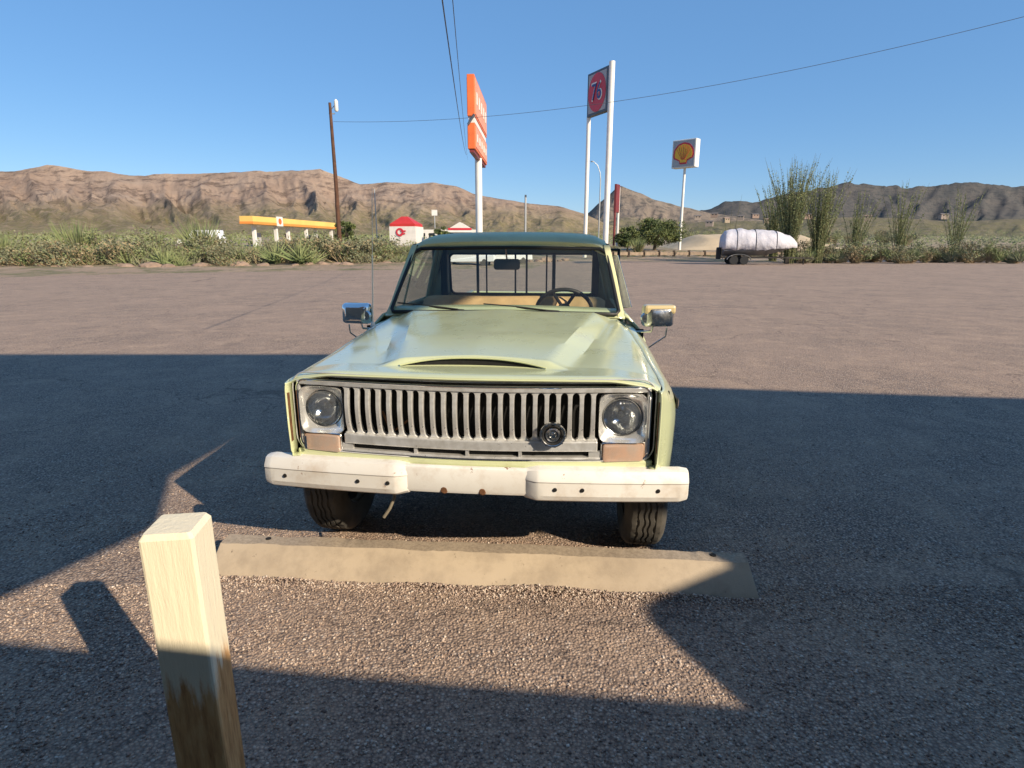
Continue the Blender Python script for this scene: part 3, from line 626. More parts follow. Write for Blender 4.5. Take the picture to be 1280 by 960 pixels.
# bumper
def by(x): return 0.0 + 0.10 * (abs(x) / 0.99) ** 2.0
bp = thing('bumper', None, None); bp.parent = TR
pf = [(0.030, 0.676), (0.014, 0.678), (0.004, 0.672), (0.0, 0.660), (0.0, 0.566), (0.006, 0.552), (0.022, 0.545), (0.030, 0.545)]
mb = MB(); mb.loft([[(x, by(x) + y, z - 0.012 * (abs(x) / 0.9) ** 2) for y, z in pf] for x in frange(-0.86, 0.86, 45)], True, True)
mb.build('centre_section', M['white_paint'], bp, smooth=40)
for s in (-1, 1):
    gp = [(0.052, 0.684), (0.012, 0.686), (-0.006, 0.680), (-0.026, 0.648), (-0.030, 0.634), (-0.026, 0.628), (-0.027, 0.568), (-0.018, 0.545), (0.002, 0.532), (0.06, 0.530)]
    xs_ = [0.262, 0.268, 0.318, 0.330] + frange(0.36, 0.93, 18) + [0.952, 0.958, 0.990, 0.995]; rings = []
    for x in xs_:
        q = lin([0.262, 0.268, 0.318, 0.330], [0.10, 0.25, 0.95, 1.0], x); qe = lin([0.952, 0.958, 0.990, 0.995], [1.0, 0.97, 0.55, 0.35], x)
        ring = []
        for y, z in gp:
            zz = 0.612 + (z - 0.612) * (0.80 + 0.20 * q) * (0.80 + 0.20 * qe); yy = by(x) + (y if y > 0.05 else y * q + (0.010 * (1 - q)) + 0.035 * (1 - qe) ** 2)
            ring.append((s * x, yy, zz - 0.020 * (x / 0.99) ** 2))
        rings.append(ring)
    mb = MB(); mb.loft(rings, True, True); g = mb.build('end_section', M['white_paint'], bp, smooth=22)
    for bx in ((0.40, 0.52, 0.855) if s > 0 else (0.355, 0.50, 0.875)):
        mb = MB(); c_ = (s * bx, by(bx) - 0.0285, 0.598 - 0.020 * bx * bx)
        mb.lathe([(0.0001, -0.003), (0.008, -0.003), (0.011, 0.004)], c_, 'y', 10); mb.build('dark_hole', M['void'], g)  # black disc puts the dark of a hole into colour
for bx in (-0.10, 0.075):
    mb = MB(); mb.lathe([(0.0001, 0.0), (0.013, -0.001), (0.018, 0.003)], (bx, by(bx) - 0.0008, 0.566), 'y', 12); o = mb.build('rust_patch', M['rust'], bp); 
mb = MB()
for s in (-1, 1): mb.box((s * 0.42, 0.24, 0.58), (0.07, 0.36, 0.10))
mb.box((0, 0.45, 0.52), (0.9, 0.06, 0.06)); mb.build('bracket', M['under'], bp)

# chassis, axles, engine underside
mb = MB()
for s in (-1, 1): mb.box((s * 0.42, 2.9, 0.50), (0.07, 5.2, 0.13))
mb.box((0, 0.9, 0.62), (0.5, 0.7, 0.32)); mb.box((0, 1.6, 0.52), (0.35, 0.7, 0.3)); mb.box((0, 3.3, 0.60), (1.7, 3.6, 0.03))
mb.build('chassis', M['under'], TR)
mb = MB(); mb.tube([(-0.8, 0.72, 0.33), (0.8, 0.72, 0.33)], 0.04, 10); mb.lathe([(0.0001, -0.13), (0.1, -0.09), (0.13, 0), (0.1, 0.09), (0.0001, 0.13)], (0.3, 0.72, 0.34), 'x', 16)
mb.build('axle', M['under'], TR, smooth=True); mb = MB(); mb.tube([(-0.8, 4.05, 0.35), (0.8, 4.05, 0.35)], 0.045, 10); mb.build('axle', M['under'], TR, smooth=True)
mb = MB(); mb.tube([(-0.395, 0.16, 0.545), (-0.392, 0.158, 0.49), (-0.38, 0.15, 0.45), (-0.40, 0.13, 0.40), (-0.43, 0.12, 0.355)], 0.008, 8); mb.build('dangling_hose', M['hose'], TR, smooth=True)

# wheels
def tyre_mesh():
    mb = MB(); n = 96; R0 = 0.362
    prof = [(0.205, -0.085), (0.225, -0.098), (0.285, -0.108), (0.325, -0.104), (0.345, -0.092), (0.3555, -0.078)]
    tread = []
    for k, xx in enumerate([-0.072, -0.050, -0.047, -0.041, -0.038, -0.018, -0.015, -0.009, -0.006, 0.006, 0.009, 0.015, 0.018, 0.038, 0.041, 0.047, 0.050, 0.072]):
        groove = k in (2, 3, 6, 7, 10, 11, 14, 15); tread.append((R0 - 0.0005 * (xx * 30) ** 2 - (0.009 if groove else 0), xx))
    full = prof + tread + [(r_, -x) for r_, x in reversed(prof)]
    rings = []
    for k in range(n):
        t = 2 * math.pi * k / n; ring = []
        for i, (r_, x) in enumerate(full):
            xz = x + (0.0035 if (k % 4 < 2) else -0.0035) * (1 if 7 < i < 22 else 0)
            rr_ = r_ - (0.006 if (k % 4 == 0 and i in (6, 7, 22, 23)) else 0)
            ring.append((xz, rr_ * math.cos(t), max(rr_ * math.sin(t), -0.357)))
        rings.append(ring)
    rings.append(rings[0]); mb.loft(rings, False); return mb.mesh('tyre', M['rubber'], 30)
tm = tyre_mesh()
mb = MB(); mb.lathe([(0.21, -0.085), (0.205, -0.07), (0.19, -0.055), (0.185, 0.06), (0.205, 0.075), (0.21, 0.085)], (0, 0, 0), 'x', 32)
mb.lathe([(0.19, 0.03), (0.15, 0.045), (0.10, 0.02), (0.085, 0.03), (0.06, 0.055), (0.0001, 0.065)], (0, 0, 0), 'x', 32); rim = mb.mesh('rim', M['steel'], 40)
mb = MB(); mb.lathe([(0.19, -0.01), (0.14, -0.04), (0.13, -0.09), (0.0001, -0.1)], (0, 0, 0), 'x', 24); drum = mb.mesh('brake_drum', M['under'], 40)
for s, y, st in ((1, 0.72, 0), (-1, 0.72, 0), (1, 4.05, 0), (-1, 4.05, 0)):
    wv = thing('wheel', None, None, (s * 0.865, y, 0.361), 0); wv.parent = TR
    for me, nm in ((tm, 'tyre'), (rim, 'rim'), (drum, 'brake_drum')):
        o = place(me, nm, (0, 0, 0), 0 if s > 0 else math.pi, 1, wv)

# cab shell -----------------------------------------------------------
WB, WT = (0.773, 1.452, 1.200), (0.691, 1.845, 1.615)      # windshield corners (half width, y, z)
cab = thing('cab', None, None); cab.parent = TR
# lower body (doors) and back wall
def side_pts(s): return [(0.80, 1.190), (0.835, 1.175), (0.905, 1.10), (0.945, 1.02), (0.962, 0.90), (0.962, 0.62), (0.945, 0.52)]
for s in (-1, 1):
    mb = MB(); mb.loft([[(s * x, y, z) for x, z in side_pts(s)] for y in frange(1.475, 2.62, 8)], False); d = mb.build('door', M['paint'], TR, smooth=40, solid=0.02)
    mb = MB(); mb.tube([(s * 0.955, 2.42, 1.0), (s * 0.985, 2.44, 1.0), (s * 0.985, 2.56, 1.0), (s * 0.955, 2.58, 1.0)], 0.009, 8); mb.build('handle', M['chrome'], d, smooth=True)
    mb = MB(); mb.loft([[(s * x, y, z) for x, z in side_pts(s)] for y in (2.625, 2.99)], False); mb.build('corner_panel', M['paint'], cab, smooth=40, solid=0.02)
    # window frame of the door: sill, rear upright, top rail, vent post
    mb = MB()
    def wp(y, z): return (s * lin([1.19, 1.66], [0.80, 0.682], z), y, z)
    mb.tube([wp(1.50, 1.195), wp(2.60, 1.195)], 0.016, 8); mb.tube([wp(2.60, 1.195), wp(2.58, 1.64)], 0.020, 8); mb.tube([wp(1.93, 1.635), wp(2.58, 1.64)], 0.014, 8)
    mb.tube([wp(1.50, 1.195), wp(1.90, 1.635)], 0.014, 8); mb.tube([wp(1.85, 1.20), wp(1.90, 1.62)], 0.008, 8); mb.build('window_frame', M['paint_in'], d, smooth=True)
    mb = MB(); mb.prism([wp(1.86, 1.205), wp(2.59, 1.205), wp(2.57, 1.63), wp(1.93, 1.63)], (s * -0.004, 0, 0)); mb.build('window', M['glass'], d)
    if s > 0:   # opened vent window, swung outwards
        hinge = Vector(wp(1.62, 1.21)); ht = Vector(wp(1.89, 1.61)); ax = (ht - hinge).normalized()
        q0, q1 = Vector((0.790, 1.60, 1.225)), Vector((0.735, 1.88, 1.575)); q2, q3 = Vector((0.775, 1.80, 1.572)), Vector((0.853, 1.50, 1.245))
        mb = MB(); mb.prism([q0, q1, q2, q3], (0.003, 0.003, 0)); mb.build('vent_window', M['glass_dusty'], d)
        mb = MB(); mb.tube([q0, q1, q2, q3, q0], 0.0035, 6); mb.build('vent_frame', M['chrome'], d, smooth=True)
    else:
        mb = MB(); mb.prism([wp(1.54, 1.205), wp(1.84, 1.205), wp(1.89, 1.60)], (0.004, 0, 0)); mb.build('vent_window', M['glass'], d)
# back wall with rear window opening
def rearpt(x, z): return (x, 2.99 + 0.0 - lin([1.1, 1.68], [0, 0.10], z), z)
mb = MB()
ro = [rearpt(x, z) for x, z in [(-0.93, 0.55), (0.93, 0.55), (0.93, 1.05), (0.80, 1.19), (0.67, 1.68), (-0.67, 1.68), (-0.80, 1.19), (-0.93, 1.05)]]
ri = [rearpt(x, z) for x, z in rrect(0, 1.385, 0.665, 0.185, 0.05, 4)]
loops = [[Vector((q[0], q[2], 0)) for q in ro], [Vector((q[0], q[2], 0)) for q in ri]]; allp = ro + ri
tris = geometry.tessellate_polygon(loops); mb.add(allp, [tuple(t) for t in tris]); mb.build('back_wall', M['paint_in'], cab, solid=0.02)
mb = MB(); mb.tube(ri + [ri[0]], 0.013, 8); rwf = mb.build('rear_window_gasket', M['black'], cab, smooth=True)
mb = MB(); mb.add(ri, [tuple(range(len(ri)))]); mb.build('rear_window', M['glass'], cab)
# pillars
for s in (-1, 1):
    mb = MB()
    pts = [(WB[0] + 0.022, WB[1] + 0.01, WB[2] - 0.02), (WT[0] + 0.014, WT[1] + 0.01, WT[2] + 0.03)]
    rings = [[(s * (x - 0.032), y - 0.006, z), (s * (x + 0.010), y - 0.002, z), (s * (x + 0.016), y + 0.05, z), (s * (x - 0.012), y + 0.07, z)] for x, y, z in [pts[0], ((pts[0][0] + pts[1][0]) / 2 + 0.004, (pts[0][1] + pts[1][1]) / 2, (pts[0][2] + pts[1][2]) / 2), pts[1]]]
    mb.loft(rings, True, True); mb.build('pillar', M['paint_dull'], cab, smooth=50, bevel=0.004)
    mb = MB(); rings = [[(s * x0, y0_, z0_) for x0, y0_, z0_ in ((xa, 2.62, za), (xa, 2.97 - dz, za), (xa - 0.04, 2.97 - dz, za), (xa - 0.04, 2.62, za))] for xa, za, dz in ((0.80, 1.19, 0.02), (0.745, 1.42, 0.06), (0.685, 1.66, 0.10))]
    mb.loft(rings, True, True); mb.build('rear_pillar', M['paint_in'], cab)
# windshield and its black gasket
def wsp(u, v):   # u -1..1, v 0..1
    hw = WB[0] + (WT[0] - WB[0]) * v; y = WB[1] + (WT[1] - WB[1]) * v; z = WB[2] + (WT[2] - WB[2]) * v
    bow = 0.035 * (1 - u * u); return (u * hw, y - bow, z + bow * 0.3)
mb = MB(); mb.grid(wsp, frange(-0.985, 0.985, 21), frange(0.01, 0.99, 9)); mb.build('windshield', M['glass'], TR, smooth=True)
loop = [wsp(u, 0) for u in frange(-0.97, 0.97, 17)] + [wsp(1, v) for v in frange(0.05, 0.93, 8)] + [wsp(u, 1) for u in frange(0.94, -0.94, 17)] + [wsp(-1, v) for v in frange(0.93, 0.05, 8)]
mb = MB(); mb.tube(loop + [loop[0]], 0.0125, 8); gk = mb.build('windshield_gasket', M['black'], TR, smooth=True)
# roof with its visor lip
mb = MB()
def roofpt(u, t):
    y = lin([0, 0.02, 0.05, 0.1, 0.5, 0.93, 0.98, 1], [1.862, 1.850, 1.872, 1.92, 2.4, 2.86, 2.93, 2.95], t); hw = lin([0, 0.02, 0.05, 0.1, 0.9, 1], [0.700, 0.712, 0.706, 0.696, 0.70, 0.675], t)
    zc = lin([0, 0.02, 0.05, 0.1, 0.3, 0.6, 0.93, 0.98, 1], [1.640, 1.668, 1.694, 1.712, 1.735, 1.735, 1.715, 1.69, 1.655], t)
    y -= 0.035 * (1 - u * u) * max(0, 1 - t * 4)
    z = zc - 0.035 * abs(u) ** 3.2 - 0.030 * sst(0.86, 1.0, abs(u)); return (u * hw, y, z)
mb.grid(roofpt, [-1, -0.985, -0.965, -0.94, -0.9] + frange(-0.84, 0.84, 23) + [0.9, 0.94, 0.965, 0.985, 1], [0, 0.01, 0.02, 0.03, 0.05, 0.07, 0.1, 0.15, 0.2, 0.3, 0.5, 0.7, 0.85, 0.93, 0.96, 0.98, 1])
roof = mb.build('roof', M['paint_dull'], TR, smooth=60, solid=0.012)
us_ = frange(-1, 1, 33)
mb = MB(); mb.loft([[Vector(roofpt(u, 0)) + Vector(d) for d in ((0, -0.006, 0.006), (0, -0.014, 0.0), (0, -0.012, -0.006), (0, 0.02, -0.012))] for u in us_], True, True); mb.build('drip_rail', M['paint_dull'], roof, smooth=40)
mb = MB(); mb.grid(lambda u, t: (u * 0.675, 1.885 + t * 1.0, 1.648 + 0.02 * (1 - u * u)), frange(-1, 1, 9), frange(0, 1, 5)); mb.build('headliner', M['paint_in'], roof)
mb = MB()
for s in (-1, 1): mb.tube([(s * 0.705, 1.87, 1.638), (s * 0.706, 2.4, 1.650), (s * 0.690, 2.9, 1.642)], 0.014, 6)
mb.tube([(x, 1.868 - 0.03 * (1 - (x / 0.7) ** 2), 1.632) for x in frange(-0.69, 0.69, 15)], 0.014, 6); mb.build('door_seal', M['black'], roof, smooth=True)
# bed
bed = thing('cargo_bed', None, None); bed.parent = TR
mb = MB()
for s in (-1, 1): mb.loft([[(s * x, y, z) for x, z in ((0.86, 1.02), (0.90, 1.032), (0.945, 1.01), (0.962, 0.96), (0.962, 0.62), (0.94, 0.5))] for y in (3.04, 5.45)], False)
mb.build('side_wall', M['paint'], bed, smooth=40, solid=0.03)
mb = MB(); mb.box((0, 4.25, 0.72), (1.8, 2.4, 0.03)); mb.box((0, 3.05, 0.9), (1.8, 0.03, 0.38)); mb.build('bed_floor', M['paint'], bed)
mb = MB(); mb.box((0, 5.46, 0.84), (1.82, 0.04, 0.38)); mb.build('tailgate', M['paint'], bed, bevel=0.01)
# rack posts behind the rear window
rk = thing('cargo_rack', None, None); rk.parent = TR
for x, r_ in ((-0.463, 0.014), (-0.375, 0.008), (-0.09, 0.009), (0.02, 0.010), (0.215, 0.008), (0.285, 0.017)):
    mb = MB(); mb.tube([(x, 3.3, 1.09 if r_ > 0.012 else 1.16), (x, 3.3, 1.635)], r_, 8); mb.build('upright', M['black'], rk, smooth=True)
mb = MB(); mb.tube([(-0.90, 3.3, 1.60), (0.90, 3.3, 1.60)], 0.012, 8); mb.build('top_rail', M['black'], rk)
mb = MB(); mb.tube([(-0.90, 3.3, 1.165), (0.90, 3.3, 1.165)], 0.009, 8); mb.build('lower_rail', M['black'], rk)
mb = MB()
for s in (-1, 1): mb.tube([(s * 0.90, 3.3, 1.09), (s * 0.90, 3.3, 1.61)], 0.014, 8)
mb.build('corner_post', M['black'], rk)
# interior
seat = thing('seat', None, None); seat.parent = TR
mb = MB(); rings = []
for x in frange(-0.72, 0.72, 33):
    q = 0.012 * abs(math.sin(x * 14)) ; e_ = 0.03 * sst(0.66, 0.72, abs(x))
    rings.append([(x, 2.10 + e_, 0.80), (x, 2.08 - q + e_, 1.0), (x, 2.12 - q + e_, 1.22 - e_), (x, 2.15, 1.252 + 0.004 * math.sin(x * 9) - e_), (x, 2.22, 1.248 - e_), (x, 2.28, 1.15), (x, 2.25, 0.80)])
mb.loft(rings, True, True); mb.build('backrest', M['tan'], seat, smooth=50)
mb = MB(); mb.box((0, 1.90, 0.83), (1.44, 0.45, 0.16)); mb.build('cushion', M['tan'], seat, bevel=0.04)
mb = MB(); mb.loft([[(x, 1.50, 1.08), (x, 1.50, 1.175), (x, 1.62, 1.192), (x, 1.74, 1.178), (x, 1.76, 1.12), (x, 1.72, 0.95)] for x in frange(-0.77, 0.77, 9)], True, True); mb.build('dashboard', M['dark_vinyl'], TR, smooth=60)
mb = MB(); mb.box((0, 2.2, 0.62), (1.8, 1.5, 0.03)); mb.build('cab_floor', M['dark_vinyl'], cab)
sw = thing('steering_wheel', None, None, (0.405, 1.93, 1.165)); sw.parent = TR; sw.rotation_euler = (R(35), 0, 0)
mb = MB(); mb.tube([(0.205 * math.cos(t), 0, 0.205 * math.sin(t)) for t in frange(0, 2 * math.pi, 41)], 0.0145, 10); mb.build('rim', M['black'], sw, smooth=True)
mb = MB()
for t in (R(115), R(65), R(270)): mb.tube([(0, 0.02, 0), (0.20 * math.cos(t), 0, 0.20 * math.sin(t))], 0.013, 8)
mb.lathe([(0.0001, 0.0), (0.045, 0.005), (0.05, 0.03)], (0, 0, 0), 'y', 16); mb.build('spoke', M['black'], sw, smooth=True)
mb = MB(); mb.tube([(0, 0.02, 0), (0, -0.35, 0.0)], 0.028, 10); mb.build('column', M['dark_vinyl'], sw)
mb = MB(); mb.prism([(x, 2.0, z) for x, z in rrect(-0.03, 1.503, 0.098, 0.040, 0.02, 4)], (0, -0.025, 0)); rv = mb.build('rear_view_mirror', M['dkframe'], TR, bevel=0.005)
mb = MB(); mb.tube([(-0.03, 1.99, 1.54), (-0.03, 1.90, 1.63)], 0.006, 6); mb.build('stem', M['chrome'], rv)
mb = MB(); mb.box((-0.66, 2.70, 1.42), (0.06, 0.10, 0.42)); mb.build('belt_pillar', M['dark_vinyl'], cab, bevel=0.01)
mb = MB(); mb.box((0.66, 2.70, 1.42), (0.06, 0.10, 0.42)); mb.build('belt_pillar', M['dark_vinyl'], cab, bevel=0.01)

# wipers
for px0, px1, pz in ((-0.26, -0.70, 1.215), (0.375, -0.15, 1.215)):
    wpz = thing('wiper', None, None); wpz.parent = TR
    mb = MB(); mb.lathe([(0.0001, 0.018), (0.012, 0.016), (0.016, 0.0)], (px0, 1.445, 1.203), 'z', 12); mb.build('pivot', M['chrome_bright'], wpz)
    mid = ((px0 + px1) / 2 - 0.02, 1.445, 1.242); mb = MB(); mb.tube([(px0, 1.440, 1.218), (px0 * 0.6 + px1 * 0.4, 1.432, 1.232), mid], [0.006, 0.005, 0.004], 6); mb.build('arm', M['black'], wpz)
    mb = MB(); mb.tube([(mid[0] + 0.20, 1.425, 1.226), (mid[0], 1.432, 1.247), (mid[0] - 0.22, 1.452 if px1 < -0.5 else 1.44, 1.262)], 0.0045, 6); mb.build('blade', M['black'], wpz)

# side mirrors
def side_mirror(c, s, mt):
    t = thing('side_mirror', None, None, c, R(8 * s)); t.parent = TR
    mb = MB(); rings = []
    for dy, q in ((-0.055, 0.55), (-0.045, 0.78), (-0.028, 0.92), (0.0, 1.0), (0.03, 1.0), (0.035, 0.95)):
        rings.append([(x * q, dy, z * q) for x, z in rrect(0, 0, 0.098, 0.068, 0.025, 4)])
    mb.loft(rings, True, True); mb.build('housing', mt, t, smooth=50)
    if s > 0: mb = MB(); mb.box((0, -0.008, 0.042), (0.200, 0.082, 0.058)); mb.build('lit_top_cap', M['mirror_lit_tan'], t, bevel=0.018)  # tan cap puts the warm light on the chrome top into colour
    mb = MB(); mb.prism([(x, 0.0355, z) for x, z in rrect(0, 0, 0.088, 0.058, 0.02, 4)], (0, 0.002, 0)); mb.build('mirror_glass', M['chrome_bright'], t)
    mb = MB(); mb.lathe([(0.0001, -0.01), (0.03, -0.008), (0.036, 0.01), (0.03, 0.02)], (-s * 0.082, -0.03, -0.01), 'y', 14); mb.build('pivot', M['chrome'], t, smooth=True)
    mb = MB(); mb.tube([(-s * 0.03, 0, -0.065), (-s * 0.035, 0.01, -0.10), (-s * 0.14, 0.10, -0.115), (-s * 0.20, 0.2, -0.10)], 0.007, 8)
    mb.tube([(s * 0.06, 0, -0.075), (s * 0.055, 0, -0.13), (-s * 0.10, 0.0, -0.235)], 0.005, 8); mb.build('bracket', M['chrome'], t, smooth=True)
side_mirror((-0.955, 1.30, 1.205), -1, M['chrome_bright']); side_mirror((1.000, 1.30, 1.212), 1, M['chrome'])
mb = MB(); mb.lathe([(0.018, 0), (0.014, 0.015), (0.006, 0.03)], (-0.812, 1.2, 1.135), 'z', 12); mb.tube([(-0.812, 1.2, 1.15), (-0.79, 1.2, 1.58)], 0.0042, 6); mb.tube([(-0.79, 1.2, 1.58), (-0.768, 1.2, 1.98)], 0.0018, 5); mb.build('antenna', M['white_steel'], TR)

# ------------------------------------------------------------------ poles, wires, signs
def at(px_, py_, Y):      # survey: a point seen at this column and row of the photograph, Y metres ahead
    c_, s_ = math.cos(0.2398), math.sin(0.2398); a_ = (px_ - 640) / 710; b_ = -(py_ - 480) / 710
    t = Y / (c_ + b_ * s_); return Vector((a_ * t, Y, CAM_H + (-s_ + b_ * c_) * t))
p = at(413, 140, 52); up = thing('utility_pole', 'tall dark brown wooden utility pole with a small lamp at its top', 'utility pole', (p.x, 52, gz(p.x, 52)))
mb = MB(); mb.tube([(0, 0, -0.3), (0.05, 0, 6), (0.0, 0, p.z)], [0.21, 0.17, 0.12], 12); mb.build('shaft', M['pole_wood'], up, smooth=True)
mb = MB(); mb.tube([(0.1, 0, p.z - 0.5), (0.4, -0.1, p.z - 0.25)], 0.03, 6); mb.build('lamp_arm', M['lampgrey'], up)
mb = MB(); mb.lathe([(0.05, 0.75), (0.17, 0.6), (0.17, -0.1), (0.1, -0.2), (0.0001, -0.2)], (0.55, -0.1, p.z - 0.5), 'z', 12); mb.build('lamp', M['white_steel'], up, smooth=True)
mb = MB(); mb.box((0.12, 0, p.z - 0.85), (0.5, 0.08, 0.08)); mb.build('insulator', M['lampgrey'], up)
ptop = Vector((p.x + 0.2, 52, p.z - 0.75))
def wire(name, label, p0, p1, sag, r_=0.022, n=40):
    mb = MB(); mb.tube([p0.lerp(p1, t) - Vector((0, 0, sag * 4 * t * (1 - t))) for t in frange(0, 1, n)], r_, 5); return setp(mb.build(name, M['wire']), label, 'power line')
wire('overhead_wire', 'thin overhead wire sagging from the brown utility pole towards the upper right', ptop, Vector((28.3, 30, 13.1)), 1.6, 0.014)
wire('overhead_wire', 'overhead cable running steeply down from the top of the sky to the orange sign', at(550, -20, 6.2), at(584, 192, 53), 0.6, 0.008)
wire('overhead_wire', 'fainter second overhead cable beside the steep one above the orange sign', at(564, -20, 6.4), at(585, 200, 54), 0.4, 0.005)

# orange roadside sign seen nearly edge-on
A, B = at(588, 92, 50), at(604, 133, 60); sdir = (Vector((B.x, B.y, 0)) - Vector((A.x, A.y, 0))); L = sdir.length; rz = math.atan2(sdir.y, sdir.x)
mid = (A + B) / 2; os_ = thing('roadside_sign', 'tall orange box sign seen nearly edge-on atop a white pole', 'sign', (mid.x, mid.y, gz(mid.x, mid.y)), rz)
g0 = gz(mid.x, mid.y); th = 0.62
for nm, z0, z1 in (('upper_cabinet', 11.85, 14.95), ('lower_cabinet', 9.35, 11.35)):
    mb = MB(); mb.box((0, 0, (z0 + z1) / 2 - g0), (L, th, z1 - z0)); cb = mb.build(nm, M['orange'], os_, bevel=0.04)
    mb = MB()
    for sy in (-1, 1): mb.box((0, sy * (th / 2 + 0.02), (z0 + z1) / 2 - g0), (L - 0.5, 0.04, z1 - z0 - 0.4))
    mb.build('face_panel', M['sign_orange_panel'], cb)
    mb = MB()
    for k in range(5): mb.box((-L / 2 + 1.4 + k * (L - 2.8) / 4, -th / 2 - 0.05, (z0 + z1) / 2 - g0), (0.7, 0.03, (z1 - z0) * 0.3))
    setp(mb.build('lettering', M['white_steel'], cb), kind='stuff')
mb = MB(); mb.box((0, 0, 11.6 - g0), (L * 0.96, th * 0.8, 0.48)); mb.build('white_band', M['white_steel'], os_)
mb = MB(); mb.tube([(-L / 2 - 0.05, -0.28, 11.95 - g0), (-L / 2 - 0.06, -0.1, 11.7 - g0), (-L / 2 - 0.05, 0.25, 11.2 - g0)], 0.10, 8); mb.build('bracket', M['dkframe'], os_)
mb = MB(); mb.box((0, 0, 9.22 - g0), (L * 0.98, th * 0.6, 0.25)); mb.build('base_beam', M['maroon'], os_)
mb = MB(); pp = at(598, 290, 55.5); mb.tube([(0, 0, -0.5), (0, 0, 9.3 - g0)], 0.32, 16); mb.build('pole', M['white_steel'], os_, smooth=True)

def text_mesh(txt, name, size, ext, material):
    cu = bpy.data.curves.new(name, 'FONT'); cu.body = txt; cu.size = size; cu.extrude = ext; cu.align_x = 'CENTER'; cu.align_y = 'CENTER'; cu.offset = 0
    o = bpy.data.objects.new(name, cu); col.objects.link(o); dg = bpy.context.evaluated_depsgraph_get(); me = bpy.data.meshes.new_from_object(o.evaluated_get(dg))
    bpy.data.objects.remove(o); me.materials.clear(); me.materials.append(material); return me
# 76 sign: local x runs along the panel
A, B = at(736, 146, 66), at(763, 138, 62.5); A.z = B.z = 0; d_ = B - A; L = d_.length; rz = math.atan2(d_.y, d_.x)
s76 = thing('gas_station_sign', 'grey gas sign with a red disc reading 76 on two tall white posts', 'sign', (A.x, A.y, gz(A.x, A.y)), rz); g0 = gz(A.x, A.y)
zt, zb = 19.1, 14.9
mb = MB(); mb.tube([(0, 0, -0.5), (0, 0, zb - g0 + 0.1)], 0.22, 14); mb.build('post', M['white_steel'], s76, smooth=True)
mb = MB(); mb.tube([(L, 0, -0.5), (L, 0, 19.4 - g0)], 0.30, 14); mb.build('post', M['white_steel'], s76, smooth=True)
mb = MB(); mb.box((L / 2 - 0.1, 0, (zt + zb) / 2 - g0), (L - 0.2, 0.55, zt - zb)); pn = mb.build('panel', M['dkframe'], s76, bevel=0.05)
mb = MB(); mb.box((L / 2 - 0.1, -0.285, (zt + zb) / 2 - g0), (L - 0.75, 0.03, zt - zb - 0.5)); mb.build('face', M['grey_panel'], pn)
mb = MB(); mb.lathe([(0.0001, -0.34), (1.0, -0.34), (1.0, -0.30)], (0, 0, 0), 'y', 40)
me = mb.mesh('disc', M['red'], False); o = place(me, 'disc', (L / 2 - 0.1, 0, (zt + zb) / 2 - g0), 0, (L * 0.40, 1, 1.85), pn)
for mt, sz, yo in ((M['white_steel'], 1.95, -0.36), (M['blue'], 1.8, -0.39)):
    me = text_mesh('76', 'numeral', sz, 0.012, mt); o = place(me, 'numeral', (L / 2 - 0.1, yo, (zt + zb) / 2 - g0), 0, (1.0, 1.25, 1), pn); o.rotation_euler = (R(90), 0, 0)
    if mt is M['white_steel']: o.scale = (1.1, 1.35, 1)
# shell-shaped emblem sign
A = at(856, 210, 85); g0 = gz(A.x, A.y)
ss = thing('gas_station_sign', 'square white gas sign with a yellow scallop shell on a thin pole', 'sign', (A.x, A.y, g0), R(-42))
zc, hh = 14.05, 1.85
mb = MB(); mb.box((0, 0, zc - g0), (3.5, 1.25, 2 * hh)); pn = mb.build('cabinet', M['white_steel'], ss, bevel=0.06)
mb = MB(); mb.box((0, -0.64, zc - g0), (3.2, 0.03, 2 * hh - 0.3)); mb.build('face', M['grey_panel'], pn)
def scallop(sc, y, mt, nm):
    pts = [(-0.42 * sc, y, -1.18 * sc), (-0.5 * sc, y, -0.85 * sc), (-1.12 * sc, y, -0.55 * sc)]
    for k in range(29):
        t = R(205 - 230 * k / 28); r_ = sc * (1.27 + 0.035 * abs(math.sin((k / 28) * math.pi * 7))); pts.append((r_ * math.cos(t), y, -0.05 * sc + r_ * math.sin(t) * 0.98))
    pts += [(1.12 * sc, y, -0.55 * sc), (0.5 * sc, y, -0.85 * sc), (0.42 * sc, y, -1.18 * sc)]
    mb = MB(); mb.prism([(q[0], q[1], q[2] + zc - g0) for q in pts], (0, 0.03, 0)); mb.build(nm, mt, pn)
scallop(1.18, -0.69, M['red'], 'shell_outline'); scallop(1.0, -0.72, M['yellow'], 'shell')
mb = MB()
for k in range(7): t = R(150 - 20 * k); mb.beam((0.25 * math.cos(t), -0.735, zc - g0 - 0.8), (1.12 * math.cos(t), -0.735, zc - g0 + 1.08 * math.sin(t)), 0.06, 0.03)
mb.build('shell_rib', M['red'], pn)
mb = MB(); mb.tube([(0, 0, -0.5), (0, 0, zc - hh - g0)], [0.22, 0.17], 12); mb.build('pole', M['white_steel'], ss, smooth=True)
